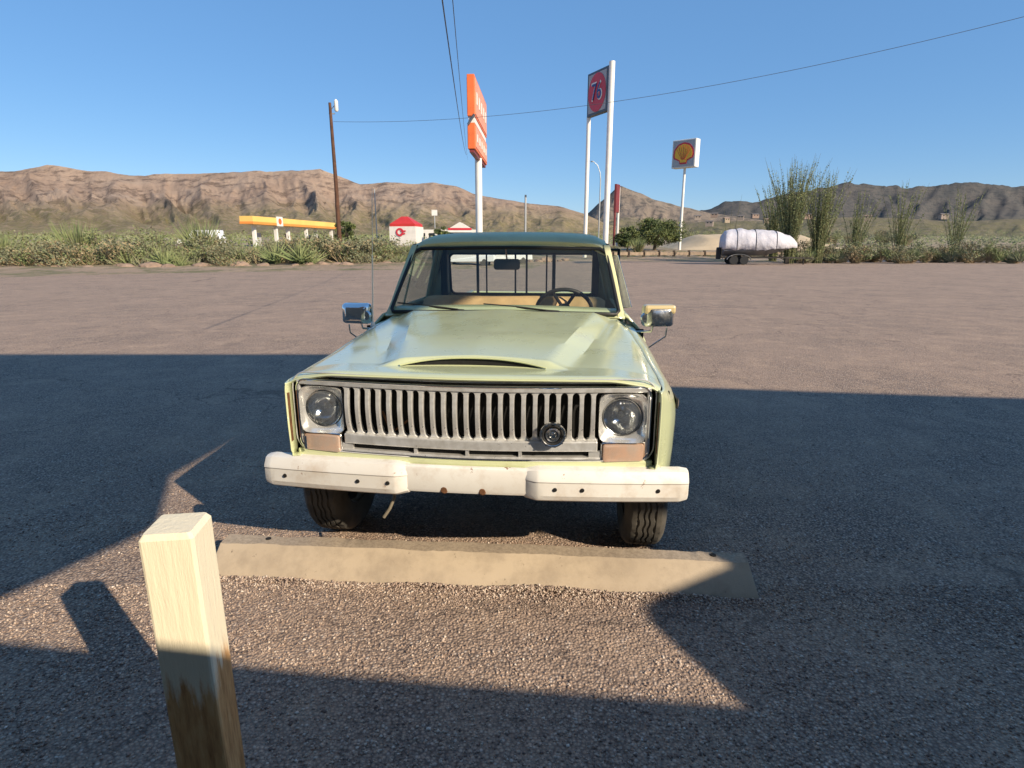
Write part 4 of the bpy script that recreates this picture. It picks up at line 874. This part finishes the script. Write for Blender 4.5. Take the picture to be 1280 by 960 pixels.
# maroon sign between two posts, street lamp, slender poles
A = at(769, 300, 80); g0 = gz(A.x, 80); ms = thing('roadside_sign', 'narrow maroon sign slab with a white post beside the tall 76 posts', 'sign', (A.x, 80, g0), R(62))
mb = MB(); mb.box((0, 0, 6.8), (1.5, 0.3, 3.6)); mb.build('panel', M['maroon'], ms, bevel=0.03)
mb = MB(); mb.tube([(0.8, 0, -0.4), (0.8, 0, 8.3)], 0.17, 10); mb.build('post', M['white_steel'], ms, smooth=True)
mb = MB(); mb.tube([(-0.6, 0, -0.4), (-0.6, 0, 5.0)], 0.15, 10); mb.build('post', M['maroon'], ms, smooth=True)
A = at(751, 215, 85); g0 = gz(A.x, 85); sp_ = thing('street_lamp', 'slim grey street lamp with a curved arm between the 76 sign posts', 'street lamp', (A.x, 85, g0))
mb = MB(); mb.tube([(0, 0, -0.3), (0, 0, 9.5), (-0.1, 0, 10.5), (-0.5, 0, 11.5), (-1.1, 0, 12.0)], [0.10, 0.08, 0.06, 0.05, 0.05], 8); mb.build('pole', M['lampgrey'], sp_, smooth=True)
mb = MB(); mb.lathe([(0.0001, 0.08), (0.16, 0.04), (0.22, -0.06), (0.0001, -0.12)], (-1.3, 0, 12.0), 'z', 10); mb.build('lamp_head', M['lampgrey'], sp_, smooth=True)
A = at(657, 246, 90); g0 = gz(A.x, 90); o = thing('light_pole', 'plain pale pole standing beyond the middle of the truck roof', 'pole', (A.x, 90, g0))
mb = MB(); mb.tube([(0, 0, -0.3), (0, 0, A.z - g0)], 0.15, 8); mb.build('shaft', M['lampgrey'], o); mb = MB(); mb.box((0, 0, A.z - g0 + 0.1), (0.3, 0.3, 0.35)); mb.build('cap', M['dkframe'], o)
A = at(468, 236, 62); g0 = gz(A.x, 62); o = thing('light_pole', 'thin grey pole rising from the desert plants right of the utility pole', 'pole', (A.x, 62, g0))
mb = MB(); mb.tube([(0, 0, -0.3), (0, 0, A.z - g0)], 0.05, 8); mb.build('shaft', M['lampgrey'], o)
A = at(543, 264, 120); g0 = gz(A.x, 120); o = thing('roadside_sign', 'small white sign box on a pole above the far shops', 'sign', (A.x, 120, g0))
mb = MB(); mb.box((0, 0, A.z - g0 - 0.3), (1.1, 0.3, 1.1)); mb.build('cabinet', M['white_steel'], o); mb = MB(); mb.tube([(0, 0, -0.3), (0, 0, A.z - g0 - 0.85)], 0.1, 6); mb.build('pole', M['lampgrey'], o)

# ------------------------------------------------------------------ buildings beyond the lot
A, B = at(316, 277, 75), at(424, 283, 100); d_ = Vector((B.x - A.x, B.y - A.y, 0)); L = d_.length; g0 = gz(A.x, 80)
cn = thing('gas_station_canopy', 'long yellow and orange gas station canopy behind the desert plants', 'canopy', (A.x, A.y, g0), math.atan2(d_.y, d_.x))
zt = 5.25 - g0; mb = MB(); mb.box((L / 2, 0.9, zt - 0.5), (L, 1.8, 1.0)); cf = mb.build('fascia', M['yellow_band'], cn)
mb = MB(); mb.box((L / 2, 0.9, zt - 0.82), (L + 0.06, 1.86, 0.30)); mb.build('orange_stripe', M['orange_band'], cf)
mb = MB(); mb.box((L * 0.25, -0.06, zt - 0.45), (1.5, 0.1, 1.25)); lg = mb.build('logo_panel', M['white_steel'], cf)
mb = MB(); mb.lathe([(0.0001, -0.14), (0.4, -0.14), (0.4, -0.1)], (L * 0.25, 0, zt - 0.45), 'y', 20); mb.build('logo', M['orange'], lg)
for k in range(6):
    mb = MB(); mb.box((2 + k * (L - 4) / 5, 0.6 if k % 2 else 1.2, (zt - 1) / 2 - 0.2), (0.4, 0.4, zt - 0.6)); mb.build('column', M['white_steel'], cn)
for k in range(3):
    mb = MB(); mb.box((5 + k * (L - 10) / 2, 2.6, 0.85), (0.9, 0.5, 1.7)); mb.build('fuel_pump', M['maroon'] if k % 2 else M['grey_panel'], cn, bevel=0.05)
A = at(503, 292, 80); g0 = gz(A.x, 80)
kf = thing('kiosk', 'small white kiosk with a bright red hipped roof and round red logo', 'building', (A.x, 80, g0), R(-8))
wz = at(503, 283, 80).z - g0
mb = MB(); mb.box((0, 1.9, wz / 2), (3.7, 3.7, wz)); kw = mb.build('wall', M['stucco'], kf)
mb = MB(); hz = at(503, 270, 80).z - g0
mb.loft([[(-1.75, 0.1, wz), (1.75, 0.1, wz), (1.75, 3.7, wz), (-1.75, 3.7, wz)], [(-1.75, 0.1, wz + 0.35), (1.75, 0.1, wz + 0.35), (1.75, 3.7, wz + 0.35), (-1.75, 3.7, wz + 0.35)], [(-0.5, 1.4, hz), (0.3, 1.4, hz), (0.3, 2.2, hz), (-0.5, 2.2, hz)]], True, True); mb.build('roof', M['red_roof'], kf)
mb = MB(); mb.lathe([(0.32, -0.05), (0.55, -0.05), (0.55, 0)], (-0.35, 0, wz - 0.75), 'y', 20); mb.box((0.15, -0.04, wz - 0.60), (0.7, 0.05, 0.16)); mb.box((0.1, -0.04, wz - 0.95), (0.6, 0.05, 0.16)); mb.build('logo', M['red'], kw)
A = at(575, 292, 125); g0 = gz(A.x, 125)
gb = thing('shop_building', 'low white shop with a pointed gable and red fascia behind the truck roof', 'building', (A.x, 125, g0))
gt = at(575, 277.5, 125).z - g0; ge = at(575, 287, 125).z - g0
mb = MB(); mb.box((-3.0, 4, ge / 2), (12.6, 8, ge)); mb.build('wall', M['stucco'], gb)
mb = MB(); mb.prism([(-2.2, -0.15, ge + 0.3), (2.2, -0.15, ge + 0.3), (0, -0.15, gt)], (0, 8, 0)); mb.build('gable', M['stucco'], gb)
mb = MB(); mb.box((0, -0.22, ge + 0.12), (5.0, 0.1, 0.42)); mb.build('red_fascia', M['red'], gb)
mb = MB(); mb.box((0, -0.24, ge - 0.35), (5.4, 0.14, 0.4)); mb.build('white_fascia', M['white_steel'], gb)
for k in range(4):
    mb = MB(); mb.box((-8 + k * 2, -0.03, ge / 2), (1.2, 0.08, ge * 0.45)); mb.build('window', M['car_glass'], gb)

# ------------------------------------------------------------------ parked vehicles (small in the picture)
def small_car(loc, rz, mt, label, van=False, sc=1):
    t = thing('parked_car', label, 'car', loc, rz)
    mb = MB(); pf_ = [(-2.2, 0.35), (-2.25, 0.75), (-1.2, 0.92), (-0.55, 1.42 if not van else 1.75), (1.1 if not van else 2.0, 1.45 if not van else 1.78), (1.75 if not van else 2.2, 0.98), (2.2, 0.9), (2.25, 0.4)]
    mb.loft([[(x * (1 if abs(y) < 0.84 else 0.97), y * (1 if z < 0.95 else 0.84), z) for x, z in pf_] for y in (-0.88, -0.8, 0.8, 0.88)], True, True); mb.build('body', mt, t, bevel=0.05)
    mb = MB()
    for s in (-1, 1): mb.prism([(-1.0, s * 0.78, 0.98), (-0.5, s * 0.765, 1.34), (1.0, s * 0.765, 1.34), (1.5, s * 0.78, 0.98)], (0, s * 0.02, 0))
    mb.prism([(-1.16, -0.66, 0.98), (-1.16, 0.66, 0.98), (-0.66, 0.60, 1.36), (-0.66, -0.60, 1.36)], (-0.04, 0, 0.03)); mb.build('window', M['car_glass'], t)
    for x in (-1.4, 1.4):
        for s in (-1, 1):
            mb = MB(); mb.lathe([(0.0001, -0.1), (0.2, -0.1), (0.32, -0.09), (0.33, 0), (0.32, 0.09), (0.2, 0.1), (0.0001, 0.1)], (x, s * 0.78, 0.33), 'y', 20); mb.build('wheel', M['rubber'], t, smooth=30)
    t.scale = (sc, sc, sc); return t
A = at(584, 330, 45); small_car((A.x, 45.5, 0.01), R(-4), M['car_white'], 'white car parked far off, seen through the left of the windshield')
A = at(632, 322, 52); small_car((A.x, 51, 0.01), R(12), M['car_white'], 'farther white car seen through the windshield behind the rear view mirror')
A = at(252, 296, 62); small_car((A.x, 62, gz(A.x, 62) + 0.2), R(5), M['car_white'], 'white van half hidden by desert plants at the left edge', True)

# boat on its trailer
A = at(948, 330, 50); bt = thing('covered_boat', 'boat under a crumpled white cover resting on a dark trailer', 'boat', (A.x, 50.5, 0.012), R(-9))
mb = MB(); rings = []
nL = 40
for i in range(nL + 1):
    t = i / nL; x = -3.0 + 6.1 * t; hw = 1.15 * (1 - 0.72 * max(0, (t - 0.5) / 0.5) ** 2.6) + 0.03; top = lin([0, 0.03, 0.15, 0.4, 0.7, 0.9, 1], [2.55, 2.85, 3.05, 2.95, 2.85, 2.45, 1.95], t); low = lin([0, 0.5, 1], [1.30, 1.22, 1.45], t)
    ring = []
    for k in range(17):
        q = k / 16 * math.pi; y = -math.cos(q) * hw * (1 + 0.03 * math.sin(q)); sh = math.sin(q) ** 0.65
        v_ = Vector((x * 1.7, y * 1.7, 5)); z = low + (top - low) * sh + 0.10 * noise.noise(v_) + 0.05 * noise.noise(v_ * 3.1) - 0.05 * abs(math.sin(x * 2.1)) * sh
        ring.append((x, y + 0.04 * noise.noise(v_ * 2 + Vector((9, 0, 0))), z))
    rings.append(ring)
mb.loft(rings, False); mb.add([rings[0][k] for k in range(17)], [tuple(range(17))]); mb.build('cover', M['cover'], bt, smooth=60, solid=0.01)
for i in (7, 17, 28):
    mb = MB(); mb.tube([(q[0], q[1] * 1.012, q[2] + 0.015) for q in rings[i]], 0.028, 5); mb.build('strap', M['under'], bt)
mb = MB(); rings = []
for i in range(21):
    t = i / 20; x = -2.95 + 6.0 * t; hw = 1.12 * (1 - 0.72 * max(0, (t - 0.5) / 0.5) ** 2.6) + 0.02; low = lin([0, 0.6, 1], [0.72, 0.75, 1.45], t); sh = lin([0, 0.5, 1], [1.5, 1.5, 1.75], t)
    rings.append([(x, -hw, sh), (x, -hw * 0.92, (sh + low) / 2 + 0.05), (x, 0, low), (x, hw * 0.92, (sh + low) / 2 + 0.05), (x, hw, sh)])
mb.loft(rings, True, True); mb.build('hull', M['hull'], bt, smooth=40)
mb = MB(); mb.box((-3.2, 0, 0.95), (0.4, 0.4, 1.0)); mb.build('outboard_motor', M['black'], bt, bevel=0.08)
tr = thing('boat_trailer', 'dark steel trailer with black wheels carrying the covered boat', 'trailer', (A.x, 50.5, 0.012), R(-9))
mb = MB()
for s in (-1, 1): mb.box((-0.4, s * 0.75, 0.60), (5.2, 0.1, 0.13)); mb.beam((2.2, s * 0.72, 0.6), (3.9, 0, 0.55), 0.1, 0.12)
for x in (-2.6, -1, 0.8, 2.1): mb.box((x, 0, 0.62), (0.1, 1.5, 0.1))
mb.box((4.1, 0, 0.55), (0.9, 0.1, 0.1)); mb.build('frame', M['under'], tr)
for x in (-2.1, -1.25):
    for s in (-1, 1):
        mb = MB(); mb.lathe([(0.0001, -0.1), (0.18, -0.1), (0.34, -0.1), (0.37, -0.05), (0.37, 0.05), (0.34, 0.1), (0.0001, 0.1)], (x, s * 0.98, 0.37), 'y', 20); mb.build('wheel', M['black'], tr, smooth=30)
for s in (-1, 1):
    mb = MB(); mb.loft([[(-1.68 + 0.98 * math.cos(t), s * y, 0.42 + 0.46 * math.sin(t)) for y in (0.84, 1.12)] for t in frange(0, math.pi, 12)], False); mb.build('mudguard', M['lampgrey'], tr, solid=0.02)
mb = MB(); mb.box((3.9, 0.15, 0.3), (0.08, 0.08, 0.6)); mb.box((2.6, 0.4, 0.3), (0.3, 0.3, 0.5)); mb.build('jack_stand', M['under'], tr)

# low timber rail along the far edge
gf = thing('timber_barrier', 'low timber barrier with dark posts along the far edge of the lot', 'fence', (0, 0, 0))
pm = MB(); pm.box((0, 0, 0.5), (0.24, 0.24, 1.1)); pmesh = pm.mesh('post', M['fence_post'])
fx = frange(9.5, 52, 24); prev = None
for x in fx:
    y = edge_y(x) + 0.8; o = place(pmesh, 'post', (x, y, 0), 0, 1, gf)
    if prev:
        mb = MB(); mb.beam((prev[0] + 0.12, prev[1] - 0.16, 0.70), (x - 0.12, y - 0.16, 0.70), 0.08, 0.34); mb.build('rail', M['fence_wood'], gf)
    prev = (x, y)

# pale sand bank
M['sand'] = mat('pale_sand', (0.55, 0.43, 0.28), 1.0, 0, 0.2, 0.3, 0.5, 2, 0.1)
mb = MB(); c_ = at(882, 305, 95)
def bank(u, v): 
    x = c_.x - 7 + 26 * u; y = 84 + 22 * v; return (x, y, gz(x, y) - 0.2 + 2.2 * math.sin(math.pi * min(1, v * 1.1)) ** 0.8 * min(1, u * 5, (1 - u) * 5) * (1 + 0.15 * noise.noise(Vector((x * 0.3, y * 0.3, 1)))))
mb.grid(bank, frange(0, 1, 40), frange(0, 0.9, 16)); setp(mb.build('sand_bank', M['sand'], smooth=80), kind='structure')

# houses on the far right slope
def house_meshes(w_, d2, h_, mt, rt):
    mb = MB(); mb.box((0, 0, h_ / 2 - 1), (w_, d2, h_ + 2)); a1 = mb.mesh('wall', mt)
    mb = MB(); mb.prism([(-w_ / 2 - 0.3, -d2 / 2 - 0.3, h_), (-w_ / 2 - 0.3, d2 / 2 + 0.3, h_), (-w_ / 2 - 0.4, 0, h_ + d2 * 0.24)], (w_ + 0.6, 0, 0)); a2 = mb.mesh('roof', rt)
    mb = MB(); mb.box((-w_ * 0.2, -d2 / 2 - 0.05, h_ * 0.55), (w_ * 0.18, 0.1, h_ * 0.4)); a3 = mb.mesh('window', M['car_glass'])
    mb = MB(); mb.box((w_ * 0.25, -d2 / 2 - 0.05, h_ * 0.55), (w_ * 0.18, 0.1, h_ * 0.4)); a4 = mb.mesh('window', M['car_glass'])
    return a1, a2, a3, a4
kinds = [house_meshes(6, 4, 2.0, M['pale_house'], M['roof_grey']), house_meshes(7, 4, 1.9, M['brown_stucco'], M['red_roof'] if False else M['roof_grey']), house_meshes(5, 4, 2.0, M['tan_stucco'], M['brown_stucco'])]
hs = [(872, 270, 560), (893, 267, 620), (908, 273, 540), (926, 270, 600), (944, 268, 620), (958, 274, 560), (887, 277, 500), (1010, 268, 500), (1085, 270, 480), (1180, 268, 500)]
dg = None
for i, (hx_, hy_, Y) in enumerate(hs):
    q = at(hx_, hy_, Y); k = kinds[i % 3]
    t = thing('house', ('small pale house with a grey roof on the far right slope', 'long brown house with a grey roof on the far right slope', 'small tan house with a brown roof on the far right slope')[i % 3], 'house', (q.x, q.y, q.z - 2), R(random.uniform(-30, 30)), 'houses on the far right slope')
    for me, nm in zip(k, ('wall', 'roof', 'window', 'window')): place(me, nm, (0, 0, 0), 0, 1, t)

# ------------------------------------------------------------------ plants
def blades(mb, n, h, spread, wd, mi=0, base=(0, 0, 0), up=0.6, rng=random):
    for _ in range(n):
        az = rng.uniform(0, 6.283); tilt = rng.uniform(0.05, spread); ln = h * rng.uniform(0.55, 1.0); b = Vector(base) + Vector((rng.uniform(-.25, .25), rng.uniform(-.25, .25), 0))
        d = Vector((math.cos(az) * math.sin(tilt), math.sin(az) * math.sin(tilt), math.cos(tilt))); sd = d.cross(Vector((math.cos(az + 1.3), math.sin(az + 1.3), 0.2))).normalized() * wd * rng.uniform(0.7, 1.3)
        p1 = b + d * ln * 0.5 + Vector((0, 0, ln * 0.04)); p2 = b + d * ln
        mb.add([b - sd * 0.6, b + sd * 0.6, p1 + sd, p1 - sd, p2], [(0, 1, 2, 3), (3, 2, 4)], mi)
def leafcloud(mb, c, rad, n, sz, mi=0, rng=random, squash=0.75):
    for _ in range(n):
        d = Vector((rng.gauss(0, 1), rng.gauss(0, 1), rng.gauss(0, 1))).normalized() * (rng.random() ** 0.45)
        q = Vector(c) + Vector((d.x * rad, d.y * rad, d.z * rad * squash)); u = Vector((rng.gauss(0, 1), rng.gauss(0, 1), rng.gauss(0, 1))).normalized(); v_ = u.orthogonal().normalized(); w_ = u.cross(v_)
        s_ = sz * rng.uniform(0.6, 1.4); mb.add([q - v_ * s_, q - w_ * s_ * 0.5, q + v_ * s_, q + w_ * s_ * 0.5], [(0, 1, 2, 3)], mi)
rng = random.Random(3)
def shrub_mesh(kind):
    mb = MB()
    if kind == 0:      # spiky agave/yucca clump
        for k in range(5): blades(mb, 70, rng.uniform(0.8, 1.25), 1.25, 0.022, 0 if k % 2 else 1, (rng.uniform(-1, 1), rng.uniform(-.7, .7), rng.uniform(0, 0.5)), rng=rng)
        blades(mb, 60, 0.9, 1.5, 0.03, 2, rng=rng)
        mats = [M['leaf_a'], M['leaf_b'], M['leaf_dry']]
    elif kind == 1:    # creosote-like airy bush
        for k in range(26):
            az = rng.uniform(0, 6.28); tl = rng.uniform(0.1, 0.8); ln = rng.uniform(1.0, 2.0); d = Vector((math.cos(az) * math.sin(tl), math.sin(az) * math.sin(tl), math.cos(tl)))
            mb.tube([(0, 0, 0), d * ln * 0.5, d * ln], [0.02, 0.015, 0.006], 4, 2); leafcloud(mb, d * ln * rng.uniform(0.7, 1.0), 0.38, 42, 0.055, 0 if k % 3 else 1, rng)
        mats = [M['leaf_a'], M['leaf_b'], M['stem']]
    elif kind == 2:    # dense grey bush with dead lower twigs
        for k in range(16): leafcloud(mb, (rng.uniform(-1, 1), rng.uniform(-.8, .8), rng.uniform(0.4, 1.3)), 0.5, 85, 0.06, (0, 1, 1, 2)[k % 4], rng)
        blades(mb, 90, 1.3, 1.3, 0.02, 2, rng=rng); mats = [M['leaf_a'], M['leaf_b'], M['leaf_dry']]
    else:              # tall cane clump
        blades(mb, 240, 2.5, 0.55, 0.022, 0, rng=rng); blades(mb, 120, 1.8, 0.8, 0.022, 2, rng=rng); blades(mb, 90, 2.1, 0.6, 0.02, 1, rng=rng); mats = [M['leaf_a'], M['leaf_b'], M['leaf_dry']]
    return mb.mesh('desert_shrub', mats)
SH = [shrub_mesh(0), shrub_mesh(1), shrub_mesh(2), shrub_mesh(3), shrub_mesh(0), shrub_mesh(2)]
SHL = 'desert plant in the dense hedge of shrubs along the left edge of the lot'
x = -62.0
while x < -1.5:
    for row in range(3 if x < -9 else 2):
        xx = x + rng.uniform(-.6, .6); yy = edge_y(xx) + 0.9 + row * 1.7 + rng.uniform(-.5, .7); k = rng.choice([0, 1, 2, 3, 4, 5, 2])
        s_ = rng.uniform(1.05, 1.55) * (1 if xx < -10 else 0.75); o = place(SH[k], 'desert_shrub', (xx, yy, gz(xx, yy) - 0.05), rng.uniform(0, 6.28), (s_ * 1.1, s_ * 1.1, s_))
        kl = {0: ('spiky yucca-like plant', 'spiky'), 4: ('spiky yucca-like plant', 'spiky'), 1: ('airy olive bush', 'airy'), 2: ('dense grey-green bush', 'dense'), 5: ('dense grey-green bush', 'dense'), 3: ('tall cane clump', 'cane')}[k]
        wh = ('in the front row of the hedge left of the truck', 'in the middle of the hedge left of the truck', 'at the back of the hedge left of the truck')[row]
        setp(o, kl[0] + ' ' + wh, 'shrub', kl[1] + ' plants ' + wh)
    x += rng.uniform(1.1, 1.7)
def rock_mesh(seed):
    bm = bmesh.new(); bmesh.ops.create_icosphere(bm, subdivisions=2, radius=1)
    for v in bm.verts: v.co *= 1 + 0.35 * noise.noise(v.co * 1.3 + Vector((seed * 7, 0, 0))) ; v.co.z *= 0.6
    me = bpy.data.meshes.new('rock'); bm.to_mesh(me); bm.free(); me.materials.append(M['rock']); return me
RK = [rock_mesh(k) for k in range(5)]
x = -60.0
while x < 6:
    y = edge_y(x) + rng.uniform(-0.9, 0.4); s_ = rng.uniform(0.25, 0.75)
    setp(place(rng.choice(RK), 'rock', (x, y, s_ * 0.2), rng.uniform(0, 6.28), s_), 'tan boulder in the row of rocks edging the lot beneath the desert plants', 'rock', 'rocks edging the lot under the plants')
    x += rng.uniform(0.55, 1.05)
# plants by the barrier and bigger trees
def tree(loc, h, rad, label, mt=('leaf_dark', 'leaf_dark'), n=46, cat='tree'):
    t = thing('tree', label, cat, loc); mb = MB(); mb.tube([(0, 0, -0.2), (0.1, 0, h * 0.25), (-0.05, 0.1, h * 0.5)], [rad * 0.07, rad * 0.05, rad * 0.03], 8)
    br = []
    for k in range(9):
        az = k * 0.7 * 2; d = Vector((math.cos(az) * rad * 0.6, math.sin(az) * rad * 0.6, h * rng.uniform(0.55, 0.85))); mb.tube([(0, 0, h * 0.25), d * 0.6 + Vector((0, 0, h * 0.1)), d], [rad * 0.035, rad * 0.02, 0.02], 5); br.append(d)
    mb.build('trunk', M['stem'], t)
    mb = MB()
    for k in range(n):
        az = rng.uniform(0, 6.28); rr_ = rad * rng.uniform(0.15, 0.95); zz = h * rng.uniform(0.18, 0.88) * (1 - 0.38 * (rr_ / rad) ** 2)
        leafcloud(mb, (rr_ * math.cos(az), rr_ * math.sin(az), zz), rad * rng.uniform(0.18, 0.32), 170, 0.13, 1 if rng.random() < 0.3 else 0, rng)
    mb.build('crown', [M[mt[0]], M[mt[1]]], t); return t
M['leaf_mid'] = mat('mid_green_leaf', (0.10, 0.125, 0.035), 0.65, 0, 0, 0.7, c2=(0.16, 0.18, 0.05))
A = at(818, 312, 82); tree((A.x, 82, 1.0), 5.0, 3.9, 'large dark green tree in front of the cone-shaped hill', ('leaf_dark', 'leaf_mid'), 60)
A = at(784, 312, 78); tree((A.x, 78, 0.9), 3.4, 1.9, 'smaller dark green tree right beside the maroon sign post', ('leaf_dark', 'leaf_mid'), 30)
A = at(797, 314, 72); setp(place(SH[3], 'desert_shrub', (A.x, 72, 0.5), 1, (1.1, 1.1, 0.95)), 'straw coloured cane clump in front of the dark trees', 'shrub')
A = at(768, 314, 71); setp(place(SH[2], 'desert_shrub', (A.x, 71, 0.4), 2, 0.8), 'grey-green bush at the foot of the 76 sign posts', 'shrub')
A = at(550, 290, 112); tree((A.x, 112, gz(A.x, 112)), 3.4, 1.7, 'small dark tree under the little white sign box', ('leaf_dark', 'leaf_mid'), 22)
A = at(433, 296, 84); tree((A.x, 84, gz(A.x, 84)), 3.8, 1.9, 'dark green tree just right of the utility pole', ('leaf_dark', 'leaf_mid'), 24)
x = 24.0
i = 0
while x < 60:
    yy = 112 + rng.uniform(-2, 2); xx = x * 1.25; s_ = rng.uniform(1.1, 1.7); o = place(SH[(1, 2, 5)[i % 3]], 'desert_shrub', (xx, yy, gz(xx, yy)), rng.uniform(0, 6), (s_ * 1.2, s_, s_ * 1.1)); setp(o, 'dark bush in the hedge line beyond the pale sand bank', 'shrub', 'bushes beyond the sand bank'); x += 2.1; i += 1
for i in range(26):
    xx = 12 + i * 1.15 + rng.uniform(-.4, .4); yy = edge_y(xx) + 1.8 + rng.uniform(0, 1.5); s_ = rng.uniform(0.35, 0.62)
    setp(place(SH[(2, 5, 1)[i % 3]], 'desert_shrub', (xx, yy, gz(xx, yy)), rng.uniform(0, 6), s_), 'low scrubby bush behind the timber barrier', 'shrub', 'low bushes behind the timber barrier')
# ocotillo-like tall wands at the right
def ocotillo(loc, n, h, label, lean=0.35, leafy=True):
    t = thing('ocotillo', label, 'desert plant', loc); mb = MB(); ml = MB()
    for k in range(n):
        az = rng.uniform(0, 6.28); tl = rng.uniform(0.02, lean); ln = h * rng.uniform(0.6, 1.0); d = Vector((math.cos(az), math.sin(az), 0)); pts = []
        b = Vector((rng.uniform(-.3, .3), rng.uniform(-.3, .3), 0)); wob = rng.uniform(-.1, .1)
        for j in range(7):
            q = j / 6; pts.append(b + d * (ln * tl * (q ** 1.3)) + Vector((wob * math.sin(q * 5), wob * math.cos(q * 4), ln * q * (1 - 0.1 * tl))))
        mb.tube(pts, [0.028, 0.026, 0.024, 0.02, 0.016, 0.012, 0.006], 5)
        if leafy:
            for j in range(110):
                q = rng.uniform(0.05, 0.95) * 6; i_ = min(5, int(q)); pq = pts[i_].lerp(pts[i_ + 1], q - i_); leafcloud(ml, pq, 0.10, 1, 0.06, 0, rng)
    mb.build('stems', M['ocotillo'], t, smooth=True)
    if leafy: ml.build('leaves', M['leaf_a'], t)
for px_, Y, n, h, lb in ((985, 34, 120, 6.6, 'tallest ocotillo clump with many upright green wands behind the boat'), (965, 40, 70, 5.0, 'shorter ocotillo clump just left of the tallest one'), (1020, 35, 90, 6.0, 'ocotillo clump at the right of the tallest one'), (1065, 39, 30, 4.6, 'ocotillo with spread wands far right of the boat'), (1120, 38, 30, 5.1, 'second ocotillo from the right edge'), (1190, 40, 26, 4.8, 'ocotillo nearest the right edge of the picture')):
    Y += 19; q = at(px_, 330, Y); ocotillo((q.x, Y, 0), n, h * Y / 37, lb)
q = at(909, 320, 58); ocotillo((q.x, 58, 0), 3, 7.6, 'bare spindly ocotillo with a few grey wands left of the boat', 0.28, False)
for i in range(30):
    q = at(975 + i * 11, 330, 54 + rng.uniform(-1, 4)); s_ = rng.uniform(0.9, 1.4)
    setp(place(SH[(2, 0, 1, 5)[i % 4]], 'desert_shrub', (q.x + 1.2, q.y, 0), rng.uniform(0, 6), s_), 'desert bush in the thicket under the ocotillos at the right', 'shrub', 'bushes under the right ocotillos')

# scrub over the flats and the lower slopes: beyond counting
def scrub():
    rg = np.random.default_rng(4); V = []; F = []; n0 = 0; cnt = 0
    mb = MB()
    while cnt < 5200:
        u = rg.uniform(-1.25, 1.25); Y = 62 + 330 * rg.random() ** 0.8; x = u * Y
        if Y < edge_y(x) + 12: continue
        if 0.02 < u < 0.45 and Y < 110: continue
        s_ = rg.uniform(0.35, 1.0) * (1 + Y / 400); z = gz(x, Y)
        if Y > 325: z += (Y - 325) * 0.05
        m_ = int(rg.integers(0, 3))
        for k in range(15):
            d = rg.normal(0, 1, 3); p_ = Vector((x + d[0] * s_ * 0.5, Y + d[1] * s_ * 0.5, z + 0.15 * s_ + abs(d[2]) * s_ * 0.5)); a1 = Vector(rg.normal(0, 1, 3)).normalized() * s_ * 0.17; b1 = a1.orthogonal().normalized() * s_ * 0.12
            mb.add([p_ - a1, p_ - b1, p_ + a1, p_ + b1], [(0, 1, 2, 3)], m_)
        cnt += 1
    setp(mb.build('scrub', [M['leaf_a'], M['leaf_b'], M['leaf_mid']]), 'low olive scrub covering the desert flats up to the hills', 'scrub', kind='stuff')
scrub()
